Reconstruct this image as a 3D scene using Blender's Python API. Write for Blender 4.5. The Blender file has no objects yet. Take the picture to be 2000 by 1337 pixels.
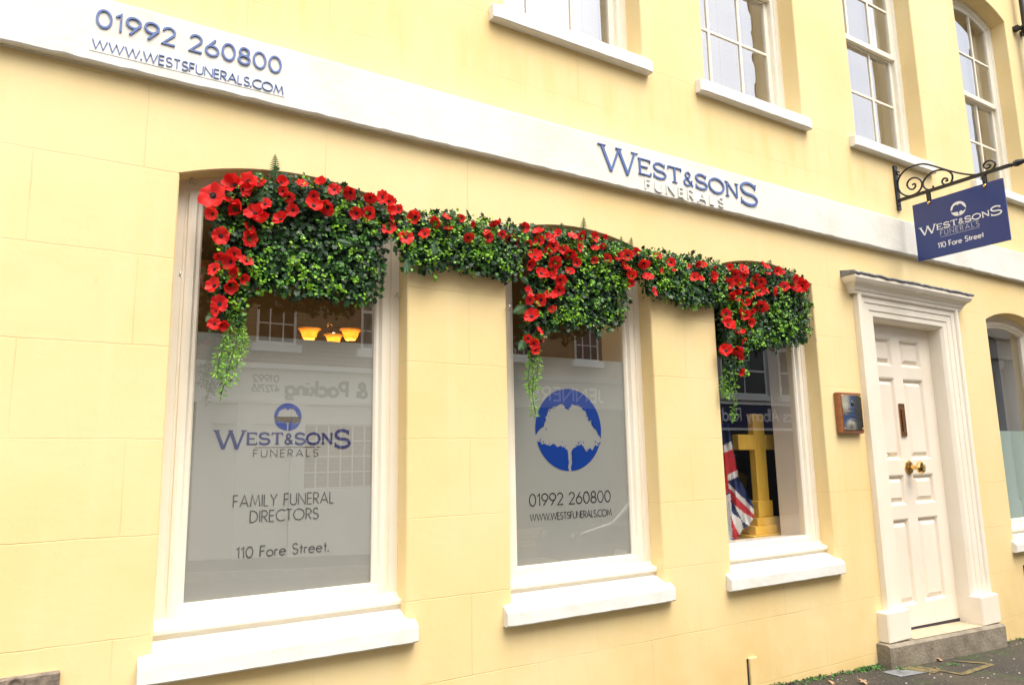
import bpy, math, random
from mathutils import Vector, Matrix
random.seed(7)
SC = bpy.context.scene
COL = SC.collection
R = math.radians

# ------------------------------------------------------------------ camera
F_PX, YAW, PITCH, ROLL = 1414.08, 0.559170, 0.161722, -0.0190518
CAM_D = 4.0
def cam_axes():
    f = Vector((math.sin(YAW)*math.cos(PITCH), math.cos(YAW)*math.cos(PITCH), math.sin(PITCH)))
    r = f.cross(Vector((0, 0, 1))).normalized()
    u = r.cross(f)
    c, s = math.cos(ROLL), math.sin(ROLL)
    return c*r + s*u, -s*r + c*u, f
CR, CU, CF = cam_axes()
cam_d = bpy.data.cameras.new('camera')
cam = bpy.data.objects.new('camera', cam_d)
COL.objects.link(cam)
cam_d.sensor_fit = 'HORIZONTAL'
cam_d.sensor_width = 36.0
cam_d.lens = F_PX/2000*36.0
cam_d.clip_start = 0.05
cam_d.clip_end = 2000
m = Matrix((CR, CU, -CF)).transposed().to_4x4()
m.translation = Vector((0, -CAM_D, 0))
cam.matrix_world = m
SC.camera = cam

# ------------------------------------------------------------------ world, sun, exposure
SUN_EL, SUN_AZ = R(66), R(165)          # azimuth clockwise from +Y: behind the camera, a little to the right
world = bpy.data.worlds.new('World')
SC.world = world
world.use_nodes = True
nt = world.node_tree
bg = nt.nodes['Background']
sky = nt.nodes.new('ShaderNodeTexSky')
sky.sky_type = 'NISHITA'
sky.sun_disc = False
sky.sun_elevation = SUN_EL
sky.sun_rotation = SUN_AZ
sky.air_density = 1.0
sky.dust_density = 4.0
hsv = nt.nodes.new('ShaderNodeHueSaturation')
hsv.inputs['Saturation'].default_value = 0.36
nt.links.new(sky.outputs[0], hsv.inputs['Color'])
nt.links.new(hsv.outputs[0], bg.inputs['Color'])
bg.inputs['Strength'].default_value = 0.15
sun_d = bpy.data.lights.new('sun', 'SUN')
sun_d.energy = 1.0
sun_d.angle = R(50)
sun_d.color = (1.0, 0.93, 0.80)
sun = bpy.data.objects.new('sun', sun_d)
COL.objects.link(sun)
sd = Vector((math.sin(SUN_AZ)*math.cos(SUN_EL), math.cos(SUN_AZ)*math.cos(SUN_EL), math.sin(SUN_EL)))
sun.rotation_euler = sd.to_track_quat('Z', 'Y').to_euler()
SC.view_settings.view_transform = 'Standard'
SC.view_settings.look = 'None'
SC.view_settings.gamma = 1.0
SC.view_settings.exposure = 1.6

# ------------------------------------------------------------------ helpers
def at(px, py, Y):
    """point of the place seen at a photo pixel, on the plane parallel to the facade at depth Y"""
    d = CF + CR*((px-1000)/F_PX) - CU*((py-668.5)/F_PX)
    t = (Y+CAM_D)/d.y
    return Vector((d.x*t, Y, d.z*t))

class MB:
    def __init__(s):
        s.v, s.f, s.mi, s.sm = [], [], [], []
    def vert(s, p):
        s.v.append(tuple(p)); return len(s.v)-1
    def face(s, idx, mi=0, sm=False):
        s.f.append(tuple(idx)); s.mi.append(mi); s.sm.append(sm)
    def poly(s, pts, mi=0, sm=False):
        s.face([s.vert(p) for p in pts], mi, sm)
    def box(s, x0, x1, y0, y1, z0, z1, mi=0):
        a = [s.vert(p) for p in ((x0,y0,z0),(x1,y0,z0),(x1,y1,z0),(x0,y1,z0),(x0,y0,z1),(x1,y0,z1),(x1,y1,z1),(x0,y1,z1))]
        for q in ((0,1,5,4),(1,2,6,5),(2,3,7,6),(3,0,4,7),(4,5,6,7),(3,2,1,0)):
            s.face([a[i] for i in q], mi)
    def bbox(s, x0, x1, y0, y1, z0, z1, b=.006, mi=0):
        """box with chamfered edges"""
        def ring(z, i):
            return [s.vert(p) for p in ((x0+i+b,y0+i,z),(x1-i-b,y0+i,z),(x1-i,y0+i+b,z),(x1-i,y1-i-b,z),(x1-i-b,y1-i,z),(x0+i+b,y1-i,z),(x0+i,y1-i-b,z),(x0+i,y0+i+b,z))]
        rs = [ring(z0,b), ring(z0+b,0), ring(z1-b,0), ring(z1,b)]
        for a, c in zip(rs, rs[1:]):
            for k in range(8):
                s.face((a[k], a[(k+1)%8], c[(k+1)%8], c[k]), mi)
        s.face(rs[0][::-1], mi); s.face(rs[3], mi)
    def grid(s, rows, mi=0, sm=False, close=False):
        ids = [[s.vert(p) for p in r] for r in rows]
        for a, b in zip(ids, ids[1:]):
            n = len(a)
            for k in range(n if close else n-1):
                s.face((a[k], a[(k+1) % n], b[(k+1) % n], b[k]), mi, sm)
        return ids
    def tube(s, pts, r, n=8, mi=0, sm=True, cap=True):
        pts = [Vector(p) for p in pts]
        rows = []
        up = None
        for i, p in enumerate(pts):
            t = (pts[min(i+1, len(pts)-1)]-pts[max(i-1, 0)])
            if t.length < 1e-9: t = Vector((0,0,1))
            t.normalize()
            if up is None:
                up = t.orthogonal().normalized()
            up = (up - t*up.dot(t))
            if up.length < 1e-6: up = t.orthogonal()
            up.normalize()
            w = t.cross(up)
            rr = r[i] if isinstance(r, (list, tuple)) else r
            rows.append([p + (up*math.cos(2*math.pi*k/n)+w*math.sin(2*math.pi*k/n))*rr for k in range(n)])
        ids = s.grid(rows, mi, sm, True)
        if cap:
            s.face(ids[0][::-1], mi); s.face(ids[-1], mi)
    def lathe(s, c, axis, prof, n=16, mi=0, sm=True):
        """prof: list of (along axis, radius)"""
        axis = Vector(axis).normalized(); u = axis.orthogonal().normalized(); w = axis.cross(u); c = Vector(c)
        s.grid([[c + axis*h + (u*math.cos(2*math.pi*k/n)+w*math.sin(2*math.pi*k/n))*max(r,1e-4) for k in range(n)] for h, r in prof], mi, sm, True)
    def build(s, name, mats, parent=None, org=None):
        me = bpy.data.meshes.new(name)
        o = Vector(org) if org else (worg(parent) if parent else Vector((0,0,0)))
        me.from_pydata([(x-o.x, y-o.y, z-o.z) for x, y, z in s.v], [], s.f)
        if not isinstance(mats, (list, tuple)): mats = [mats]
        for mm in mats: me.materials.append(mm)
        me.polygons.foreach_set('material_index', s.mi)
        me.polygons.foreach_set('use_smooth', s.sm)
        me.update()
        ob = bpy.data.objects.new(name, me)
        COL.objects.link(ob)
        if parent:
            ob.parent = parent
            ob.location = o - worg(parent)
        else:
            ob.location = o
        return ob

def worg(o):
    p = Vector((0,0,0))
    while o:
        p += o.location; o = o.parent
    return p
def tag(o, label=None, cat=None, group=None, kind=None):
    if label: o['label'] = label
    if cat: o['category'] = cat
    if group: o['group'] = group
    if kind: o['kind'] = kind
    return o
def thing(name, loc, label, cat, group=None):
    o = bpy.data.objects.new(name, None); COL.objects.link(o)
    o.location = loc; o.empty_display_size = .1
    return tag(o, label, cat, group)

# ------------------------------------------------------------------ materials
def lin(c):
    return tuple(x/12.92 if x <= .04045 else ((x+.055)/1.055)**2.4 for x in c)
def mat(name, col, rough=.6, metal=0, spec=.5, var=None, vscale=6, bump=0, bscale=60, coat=0, emit=None, estr=0, stretch=(1,1,1), detail=4, vmin=.38, vmax=.66):
    m = bpy.data.materials.new(name); m.use_nodes = True
    n = m.node_tree.nodes; l = m.node_tree.links
    b = n['Principled BSDF']
    b.inputs['Base Color'].default_value = (*col, 1)
    b.inputs['Roughness'].default_value = rough
    b.inputs['Metallic'].default_value = metal
    b.inputs['Specular IOR Level'].default_value = spec
    if coat:
        b.inputs['Coat Weight'].default_value = coat; b.inputs['Coat Roughness'].default_value = .06
    if emit:
        b.inputs['Emission Color'].default_value = (*emit, 1); b.inputs['Emission Strength'].default_value = estr
    if var or bump:
        tc = n.new('ShaderNodeNewGeometry')
        mp = n.new('ShaderNodeMapping'); mp.inputs['Scale'].default_value = stretch
        l.new(tc.outputs['Position'], mp.inputs['Vector'])
    if var:
        nz = n.new('ShaderNodeTexNoise'); nz.inputs['Scale'].default_value = vscale; nz.inputs['Detail'].default_value = detail
        nz.inputs['Roughness'].default_value = .6
        l.new(mp.outputs[0], nz.inputs['Vector'])
        cr = n.new('ShaderNodeMapRange'); cr.inputs[1].default_value = vmin; cr.inputs[2].default_value = vmax
        l.new(nz.outputs[0], cr.inputs[0])
        mx = n.new('ShaderNodeMix'); mx.data_type = 'RGBA'
        mx.inputs['A'].default_value = (*col, 1); mx.inputs['B'].default_value = (*var, 1)
        l.new(cr.outputs[0], mx.inputs['Factor']); l.new(mx.outputs['Result'], b.inputs['Base Color'])
    if bump:
        nb = n.new('ShaderNodeTexNoise'); nb.inputs['Scale'].default_value = bscale; nb.inputs['Detail'].default_value = 5
        l.new(mp.outputs[0], nb.inputs['Vector'])
        bp = n.new('ShaderNodeBump'); bp.inputs['Strength'].default_value = bump; bp.inputs['Distance'].default_value = .01
        l.new(nb.outputs[0], bp.inputs['Height']); l.new(bp.outputs[0], b.inputs['Normal'])
    return m

SCALE, LIFT = 0.82, 1.9      # the whole place is finally scaled to metres and lifted onto z = 0 (see the last lines)

def stucco():
    m = bpy.data.materials.new('yellow_stucco'); m.use_nodes = True
    n = m.node_tree.nodes; l = m.node_tree.links; b = n['Principled BSDF']
    b.inputs['Roughness'].default_value = .72; b.inputs['Specular IOR Level'].default_value = .3
    geo = n.new('ShaderNodeNewGeometry')
    sub = n.new('ShaderNodeVectorMath'); sub.operation = 'SUBTRACT'; sub.inputs[1].default_value = (0, 0, LIFT)
    # position back into facade units: (p / SCALE) - lift
    dv = n.new('ShaderNodeVectorMath'); dv.operation = 'SCALE'; dv.inputs['Scale'].default_value = 1/SCALE
    l.new(geo.outputs['Position'], dv.inputs[0]); l.new(dv.outputs[0], sub.inputs[0])
    sp = n.new('ShaderNodeSeparateXYZ'); l.new(sub.outputs[0], sp.inputs[0])
    def math_(op, a, bb=None, c=None):
        q = n.new('ShaderNodeMath'); q.operation = op
        for i, val in enumerate((a, bb, c)):
            if val is None: continue
            if isinstance(val, (int, float)): q.inputs[i].default_value = val
            else: l.new(val, q.inputs[i])
        return q.outputs[0]
    # the courses above the band sit at another height than those below it
    upper = math_('GREATER_THAN', sp.outputs[2], 2.2)
    zz = math_('ADD', sp.outputs[2], math_('MULTIPLY', upper, -.186))
    zz = math_('ADD', zz, .463*40 - .14)
    xx = math_('ADD', sp.outputs[0], 20*.95 - .28 + math.ceil(0))
    wob = n.new('ShaderNodeTexNoise'); wob.inputs['Scale'].default_value = 5.0; wob.inputs['Detail'].default_value = 4; l.new(sub.outputs[0], wob.inputs['Vector'])
    wv = math_('MULTIPLY', math_('SUBTRACT', wob.outputs[0], .5), .016)
    zz = math_('ADD', zz, wv); xx = math_('ADD', xx, wv)
    cb = n.new('ShaderNodeCombineXYZ'); l.new(xx, cb.inputs[0]); l.new(zz, cb.inputs[1])
    br = n.new('ShaderNodeTexBrick')
    br.offset = .5; br.offset_frequency = 2; br.squash = 1
    br.inputs['Scale'].default_value = 1; br.inputs['Brick Width'].default_value = .95; br.inputs['Row Height'].default_value = .463
    br.inputs['Mortar Size'].default_value = .0035; br.inputs['Mortar Smooth'].default_value = .6
    l.new(cb.outputs[0], br.inputs['Vector'])
    # joints fade in and out where paint has filled them
    nf = n.new('ShaderNodeTexNoise'); nf.inputs['Scale'].default_value = 1.7; nf.inputs['Detail'].default_value = 3
    l.new(sub.outputs[0], nf.inputs['Vector'])
    fr = n.new('ShaderNodeMapRange'); fr.inputs[1].default_value = .40; fr.inputs[2].default_value = .62; fr.inputs[3].default_value = .12
    l.new(nf.outputs[0], fr.inputs[0])
    joint = math_('MULTIPLY', br.outputs['Fac'], fr.outputs[0])
    n1 = n.new('ShaderNodeTexNoise'); n1.inputs['Scale'].default_value = .9; n1.inputs['Detail'].default_value = 6; n1.inputs['Roughness'].default_value = .62
    l.new(sub.outputs[0], n1.inputs['Vector'])
    r1 = n.new('ShaderNodeMapRange'); r1.inputs[1].default_value = .36; r1.inputs[2].default_value = .68; l.new(n1.outputs[0], r1.inputs[0])
    mx = n.new('ShaderNodeMix'); mx.data_type = 'RGBA'
    mx.inputs['A'].default_value = (*WALL_A, 1); mx.inputs['B'].default_value = (*WALL_B, 1)
    l.new(r1.outputs[0], mx.inputs['Factor'])
    # faint rain streaks
    ms = n.new('ShaderNodeMapping'); ms.inputs['Scale'].default_value = (9, 9, .5); l.new(sub.outputs[0], ms.inputs['Vector'])
    n2 = n.new('ShaderNodeTexNoise'); n2.inputs['Scale'].default_value = 1; n2.inputs['Detail'].default_value = 5; l.new(ms.outputs[0], n2.inputs['Vector'])
    r2 = n.new('ShaderNodeMapRange'); r2.inputs[1].default_value = .55; r2.inputs[2].default_value = .8; r2.inputs[4].default_value = .3; l.new(n2.outputs[0], r2.inputs[0])
    mx2 = n.new('ShaderNodeMix'); mx2.data_type = 'RGBA'; mx2.inputs['B'].default_value = (*WALL_C, 1)
    l.new(mx.outputs['Result'], mx2.inputs['A']); l.new(r2.outputs[0], mx2.inputs['Factor'])
    # run-off below the upper sills and splash dirt at the foot of the wall
    def band(z0, z1, z2, z3):
        a_ = n.new('ShaderNodeMapRange'); a_.inputs[1].default_value = z0; a_.inputs[2].default_value = z1; l.new(sp.outputs[2], a_.inputs[0])
        b_ = n.new('ShaderNodeMapRange'); b_.inputs[1].default_value = z2; b_.inputs[2].default_value = z3; b_.inputs[3].default_value = 1; b_.inputs[4].default_value = 0; l.new(sp.outputs[2], b_.inputs[0])
        return math_('MULTIPLY', a_.outputs[0], b_.outputs[0])
    ms5 = n.new('ShaderNodeMapping'); ms5.inputs['Scale'].default_value = (5.5, 5.5, .9); l.new(sub.outputs[0], ms5.inputs['Vector'])
    n5 = n.new('ShaderNodeTexNoise'); n5.inputs['Scale'].default_value = 1.3; n5.inputs['Detail'].default_value = 6; l.new(ms5.outputs[0], n5.inputs['Vector'])
    r5 = n.new('ShaderNodeMapRange'); r5.inputs[1].default_value = .45; r5.inputs[2].default_value = .72; l.new(n5.outputs[0], r5.inputs[0])
    mx5 = n.new('ShaderNodeMix'); mx5.data_type = 'RGBA'; mx5.inputs['B'].default_value = (.78, .52, .17, 1)
    l.new(mx2.outputs['Result'], mx5.inputs['A']); l.new(math_('MULTIPLY', math_('MULTIPLY', band(2.38, 2.7, 2.85, 3.1), r5.outputs[0]), .55), mx5.inputs['Factor'])
    mx6 = n.new('ShaderNodeMix'); mx6.data_type = 'RGBA'; mx6.inputs['B'].default_value = (.60, .40, .14, 1)
    l.new(mx5.outputs['Result'], mx6.inputs['A']); l.new(math_('MULTIPLY', math_('MULTIPLY', band(-3, -2.9, -1.75, -1.0), r1.outputs[0]), .55), mx6.inputs['Factor'])
    mx2 = mx6
    # small chips and dirty spots
    n3 = n.new('ShaderNodeTexNoise'); n3.inputs['Scale'].default_value = 14; n3.inputs['Detail'].default_value = 3; l.new(sub.outputs[0], n3.inputs['Vector'])
    r3 = n.new('ShaderNodeMapRange'); r3.inputs[1].default_value = .73; r3.inputs[2].default_value = .80; r3.inputs[4].default_value = .35; l.new(n3.outputs[0], r3.inputs[0])
    mx4 = n.new('ShaderNodeMix'); mx4.data_type = 'RGBA'; mx4.inputs['B'].default_value = (.45, .33, .13, 1)
    l.new(mx2.outputs['Result'], mx4.inputs['A']); l.new(r3.outputs[0], mx4.inputs['Factor'])
    mx3 = n.new('ShaderNodeMix'); mx3.data_type = 'RGBA'; mx3.inputs['B'].default_value = (.58, .42, .16, 1)
    l.new(mx4.outputs['Result'], mx3.inputs['A']); l.new(math_('MULTIPLY', joint, .42), mx3.inputs['Factor'])
    l.new(mx3.outputs['Result'], b.inputs['Base Color'])
    nb = n.new('ShaderNodeTexNoise'); nb.inputs['Scale'].default_value = 26; nb.inputs['Detail'].default_value = 6; l.new(sub.outputs[0], nb.inputs['Vector'])
    h = math_('SUBTRACT', math_('MULTIPLY', nb.outputs[0], .35), joint)
    nb2 = n.new('ShaderNodeTexNoise'); nb2.inputs['Scale'].default_value = 2.2; nb2.inputs['Detail'].default_value = 2; l.new(sub.outputs[0], nb2.inputs['Vector'])
    h = math_('ADD', h, math_('MULTIPLY', nb2.outputs[0], 1.2))
    bp = n.new('ShaderNodeBump'); bp.inputs['Strength'].default_value = .4; bp.inputs['Distance'].default_value = .006
    l.new(h, bp.inputs['Height']); l.new(bp.outputs[0], b.inputs['Normal'])
    return m
WALL_A, WALL_B, WALL_C = (.80, .638, .335), (.79, .585, .265), (.82, .69, .41)

def glass_mat(name, f0, tint=(1,1,1), wave=0):
    """a pane as one sheet: mirror share by the angle of view (Schlick), the rest passes straight through"""
    m = bpy.data.materials.new(name); m.use_nodes = True
    n = m.node_tree.nodes; l = m.node_tree.links
    n.remove(n['Principled BSDF'])
    t = n.new('ShaderNodeBsdfTransparent'); t.inputs[0].default_value = (*tint, 1)
    g = n.new('ShaderNodeBsdfGlossy'); g.inputs['Roughness'].default_value = .0
    geo = n.new('ShaderNodeNewGeometry')
    dt = n.new('ShaderNodeVectorMath'); dt.operation = 'DOT_PRODUCT'
    l.new(geo.outputs['Incoming'], dt.inputs[0]); l.new(geo.outputs['Normal'], dt.inputs[1])
    def mth(op, a, bb):
        q = n.new('ShaderNodeMath'); q.operation = op
        for i, v in enumerate((a, bb)):
            if v is None: continue
            if isinstance(v, (int, float)): q.inputs[i].default_value = v
            else: l.new(v, q.inputs[i])
        return q.outputs[0]
    k = mth('POWER', mth('SUBTRACT', 1.0, mth('ABSOLUTE', dt.outputs['Value'], None)), 5)
    fr = mth('ADD', mth('MULTIPLY', k, 1-f0), f0)
    if wave:
        nz = n.new('ShaderNodeTexNoise'); nz.inputs['Scale'].default_value = 3.5; nz.inputs['Detail'].default_value = 1
        l.new(geo.outputs['Position'], nz.inputs['Vector'])
        bp = n.new('ShaderNodeBump'); bp.inputs['Strength'].default_value = 1; bp.inputs['Distance'].default_value = wave
        l.new(nz.outputs[0], bp.inputs['Height']); l.new(bp.outputs[0], g.inputs['Normal'])
    mx = n.new('ShaderNodeMixShader')
    l.new(fr, mx.inputs[0]); l.new(t.outputs[0], mx.inputs[1]); l.new(g.outputs[0], mx.inputs[2])
    l.new(mx.outputs[0], n['Material Output'].inputs['Surface'])
    return m

def brick_mat(name, c1, c2, mortar):
    m = bpy.data.materials.new(name); m.use_nodes = True
    n = m.node_tree.nodes; l = m.node_tree.links; b = n['Principled BSDF']; b.inputs['Roughness'].default_value = .85
    geo = n.new('ShaderNodeNewGeometry'); sp = n.new('ShaderNodeSeparateXYZ'); l.new(geo.outputs['Position'], sp.inputs[0])
    cb = n.new('ShaderNodeCombineXYZ'); l.new(sp.outputs[0], cb.inputs[0]); l.new(sp.outputs[2], cb.inputs[1])
    br = n.new('ShaderNodeTexBrick'); br.inputs['Scale'].default_value = 1
    br.inputs['Brick Width'].default_value = .225; br.inputs['Row Height'].default_value = .075; br.inputs['Mortar Size'].default_value = .008
    br.inputs['Color1'].default_value = (*c1, 1); br.inputs['Color2'].default_value = (*c2, 1); br.inputs['Mortar'].default_value = (*mortar, 1)
    l.new(cb.outputs[0], br.inputs['Vector']); l.new(br.outputs[0], b.inputs['Base Color'])
    return m

def wood_mat(name, a, b_, rough=.35, axis=(1,1,10), scale=5, coat=.3):
    return mat(name, a, rough, var=b_, vscale=scale, stretch=axis, coat=coat, bump=.05, bscale=30)

def leaf_mat(name, c, c2, rough=.38):
    m = mat(name, c, rough, var=c2, vscale=16, spec=.28)
    return m

def red_mat():
    m = bpy.data.materials.new('poppy_red'); m.use_nodes = True
    n = m.node_tree.nodes; l = m.node_tree.links; b = n['Principled BSDF']
    b.inputs['Roughness'].default_value = .55; b.inputs['Specular IOR Level'].default_value = .25
    oi = n.new('ShaderNodeObjectInfo')
    geo = n.new('ShaderNodeNewGeometry'); nz = n.new('ShaderNodeTexNoise'); nz.inputs['Scale'].default_value = 45; nz.inputs['Detail'].default_value = 3
    l.new(geo.outputs['Position'], nz.inputs['Vector'])
    ad = n.new('ShaderNodeMath'); ad.operation = 'MULTIPLY_ADD'; ad.inputs[1].default_value = .6
    l.new(oi.outputs['Random'], ad.inputs[0])
    q = n.new('ShaderNodeMath'); q.operation = 'MULTIPLY'; q.inputs[1].default_value = .4; l.new(nz.outputs[0], q.inputs[0]); l.new(q.outputs[0], ad.inputs[2])
    mx = n.new('ShaderNodeMix'); mx.data_type = 'RGBA'
    mx.inputs['A'].default_value = (.60, .008, .010, 1); mx.inputs['B'].default_value = (.88, .036, .026, 1)
    l.new(ad.outputs[0], mx.inputs['Factor']); l.new(mx.outputs['Result'], b.inputs['Base Color'])
    # thin silk petals let some light through
    tr = n.new('ShaderNodeBsdfTranslucent'); l.new(mx.outputs['Result'], tr.inputs[0])
    ms = n.new('ShaderNodeMixShader'); ms.inputs[0].default_value = .25
    l.new(b.outputs[0], ms.inputs[1]); l.new(tr.outputs[0], ms.inputs[2]); l.new(ms.outputs[0], n['Material Output'].inputs['Surface'])
    return m

M = {}
M['stucco'] = stucco()
M['white'] = mat('white_masonry_paint', (.735, .71, .635), .6, var=(.64, .60, .50), vscale=2.5, bump=.25, bscale=30, vmin=.45, vmax=.75)
M['sill'] = mat('white_sill_paint', (.78, .765, .71), .5, var=(.70, .67, .58), vscale=6, bump=.25, bscale=24, vmin=.46, vmax=.78)
M['cream'] = mat('cream_joinery_paint', (.84, .765, .63), .42, var=(.82, .735, .585), vscale=3, bump=.06, bscale=18)
M['sash'] = mat('sash_paint', (.82, .77, .64), .4, var=(.78, .72, .58), vscale=5)
M['door'] = mat('door_gloss_paint', (.85, .755, .62), .32, var=(.81, .71, .565), vscale=2.5, bump=.05, bscale=10, coat=.25)
M['glass'] = glass_mat('shop_glass', .21)
M['oldglass'] = glass_mat('sash_glass', .39, wave=.0012)
M['frost'] = mat('frosted_film', (.345, .347, .31), .6, var=(.365, .365, .325), vscale=1.5)
M['greenfrost'] = mat('green_frosted_film', (.30, .40, .33), .6)
M['navy'] = mat('navy_vinyl', (.018, .035, .16), .35)
M['blue'] = mat('blue_vinyl', (.003, .048, .30), .35)
M['dark'] = mat('dark_grey_vinyl', (.022, .021, .02), .4)
M['paintedhole'] = mat('cutout_painted_dark', (.07, .05, .022), .5)
M['letterblue'] = mat('letter_blue_paint', (.095, .155, .36), .35, var=(.08, .13, .32), vscale=9)
M['letterwhite'] = mat('letter_white_acrylic', (.80, .79, .73), .3)
M['signnavy'] = mat('sign_board_navy', (.012, .036, .19), .28, var=(.018, .040, .17), vscale=1.6, coat=.2)
M['signwhite'] = mat('sign_white_vinyl', (.80, .80, .78), .4)
M['iron'] = mat('black_iron_paint', (.012, .012, .013), .38, bump=.2, bscale=90)
M['steel'] = mat('zinc_steel', (.55, .54, .5), .35, metal=1)
M['brass'] = mat('polished_brass', (.80, .50, .17), .12, metal=1)
M['plate'] = mat('brass_plate', (.86, .76, .55), .04, metal=1)
M['copper'] = mat('old_bronze', (.42, .20, .09), .25, metal=1)
M['plaquewood'] = wood_mat('plaque_wood', (.30, .105, .03), (.20, .065, .02))
M['oak'] = wood_mat('golden_oak', (.93, .60, .095), (.86, .52, .065), .45, (6, 6, 1), 4, .1)
M['lead'] = mat('lead_flashing', (.20, .21, .22), .6, var=(.10, .10, .105), vscale=14, bump=.5, bscale=30)
M['concrete'] = mat('step_concrete', (.27, .23, .17), .85, var=(.16, .13, .09), vscale=7, bump=.6, bscale=50, detail=8)
M['steptop'] = mat('step_top_stone', (.46, .37, .25), .7, var=(.38, .30, .20), vscale=9, bump=.3, bscale=50)
M['granite'] = mat('granite_block', (.24, .19, .14), .8, var=(.14, .11, .085), vscale=30, bump=.4, bscale=60, detail=6)
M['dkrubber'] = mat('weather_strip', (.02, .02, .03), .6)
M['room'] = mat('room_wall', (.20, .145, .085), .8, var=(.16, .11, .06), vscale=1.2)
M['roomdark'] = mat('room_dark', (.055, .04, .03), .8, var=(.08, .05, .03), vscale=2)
M['blind'] = mat('slatted_blind', (.27, .20, .115), .7, var=(.23, .17, .10), vscale=60, stretch=(.05,.05,1))
M['curtain'] = mat('cream_curtain', (.62, .55, .40), .8)
def amber():
    m = bpy.data.materials.new('amber_glass'); m.use_nodes = True
    n = m.node_tree.nodes; l = m.node_tree.links; b = n['Principled BSDF']
    b.inputs['Base Color'].default_value = (.70, .33, .05, 1); b.inputs['Roughness'].default_value = .2
    t = n.new('ShaderNodeBsdfTranslucent'); t.inputs[0].default_value = (.92, .58, .20, 1)
    x = n.new('ShaderNodeMixShader'); x.inputs[0].default_value = .6
    l.new(b.outputs[0], x.inputs[1]); l.new(t.outputs[0], x.inputs[2]); l.new(x.outputs[0], n['Material Output'].inputs['Surface'])
    return m
M['amber'] = amber()
M['bulb'] = mat('lit_bulb', (1, .8, .4), .3, emit=(1.0, .74, .34), estr=9)
M['red'] = red_mat()
M['poppydark'] = mat('poppy_blotch', (.025, .004, .006), .6)
M['stamen'] = mat('poppy_stamen', (.012, .011, .014), .6, var=(.05, .04, .03), vscale=120)
M['lf_dark'] = leaf_mat('ivy_dark', (.008, .030, .010), (.018, .052, .015), .42)
M['lf_mid'] = leaf_mat('leaf_mid', (.022, .082, .013), (.040, .118, .018), .45)
M['lf_lime'] = leaf_mat('box_lime', (.12, .30, .011), (.21, .40, .02), .45)
M['lf_light'] = leaf_mat('box_green', (.038, .14, .012), (.066, .19, .014), .45)
M['fern'] = leaf_mat('fern_green', (.035, .095, .030), (.055, .13, .042), .5)
M['trail'] = leaf_mat('trail_green', (.17, .34, .025), (.10, .25, .02), .5)
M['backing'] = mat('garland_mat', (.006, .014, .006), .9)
M['stalk'] = mat('green_stalk', (.04, .09, .02), .6)

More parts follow.
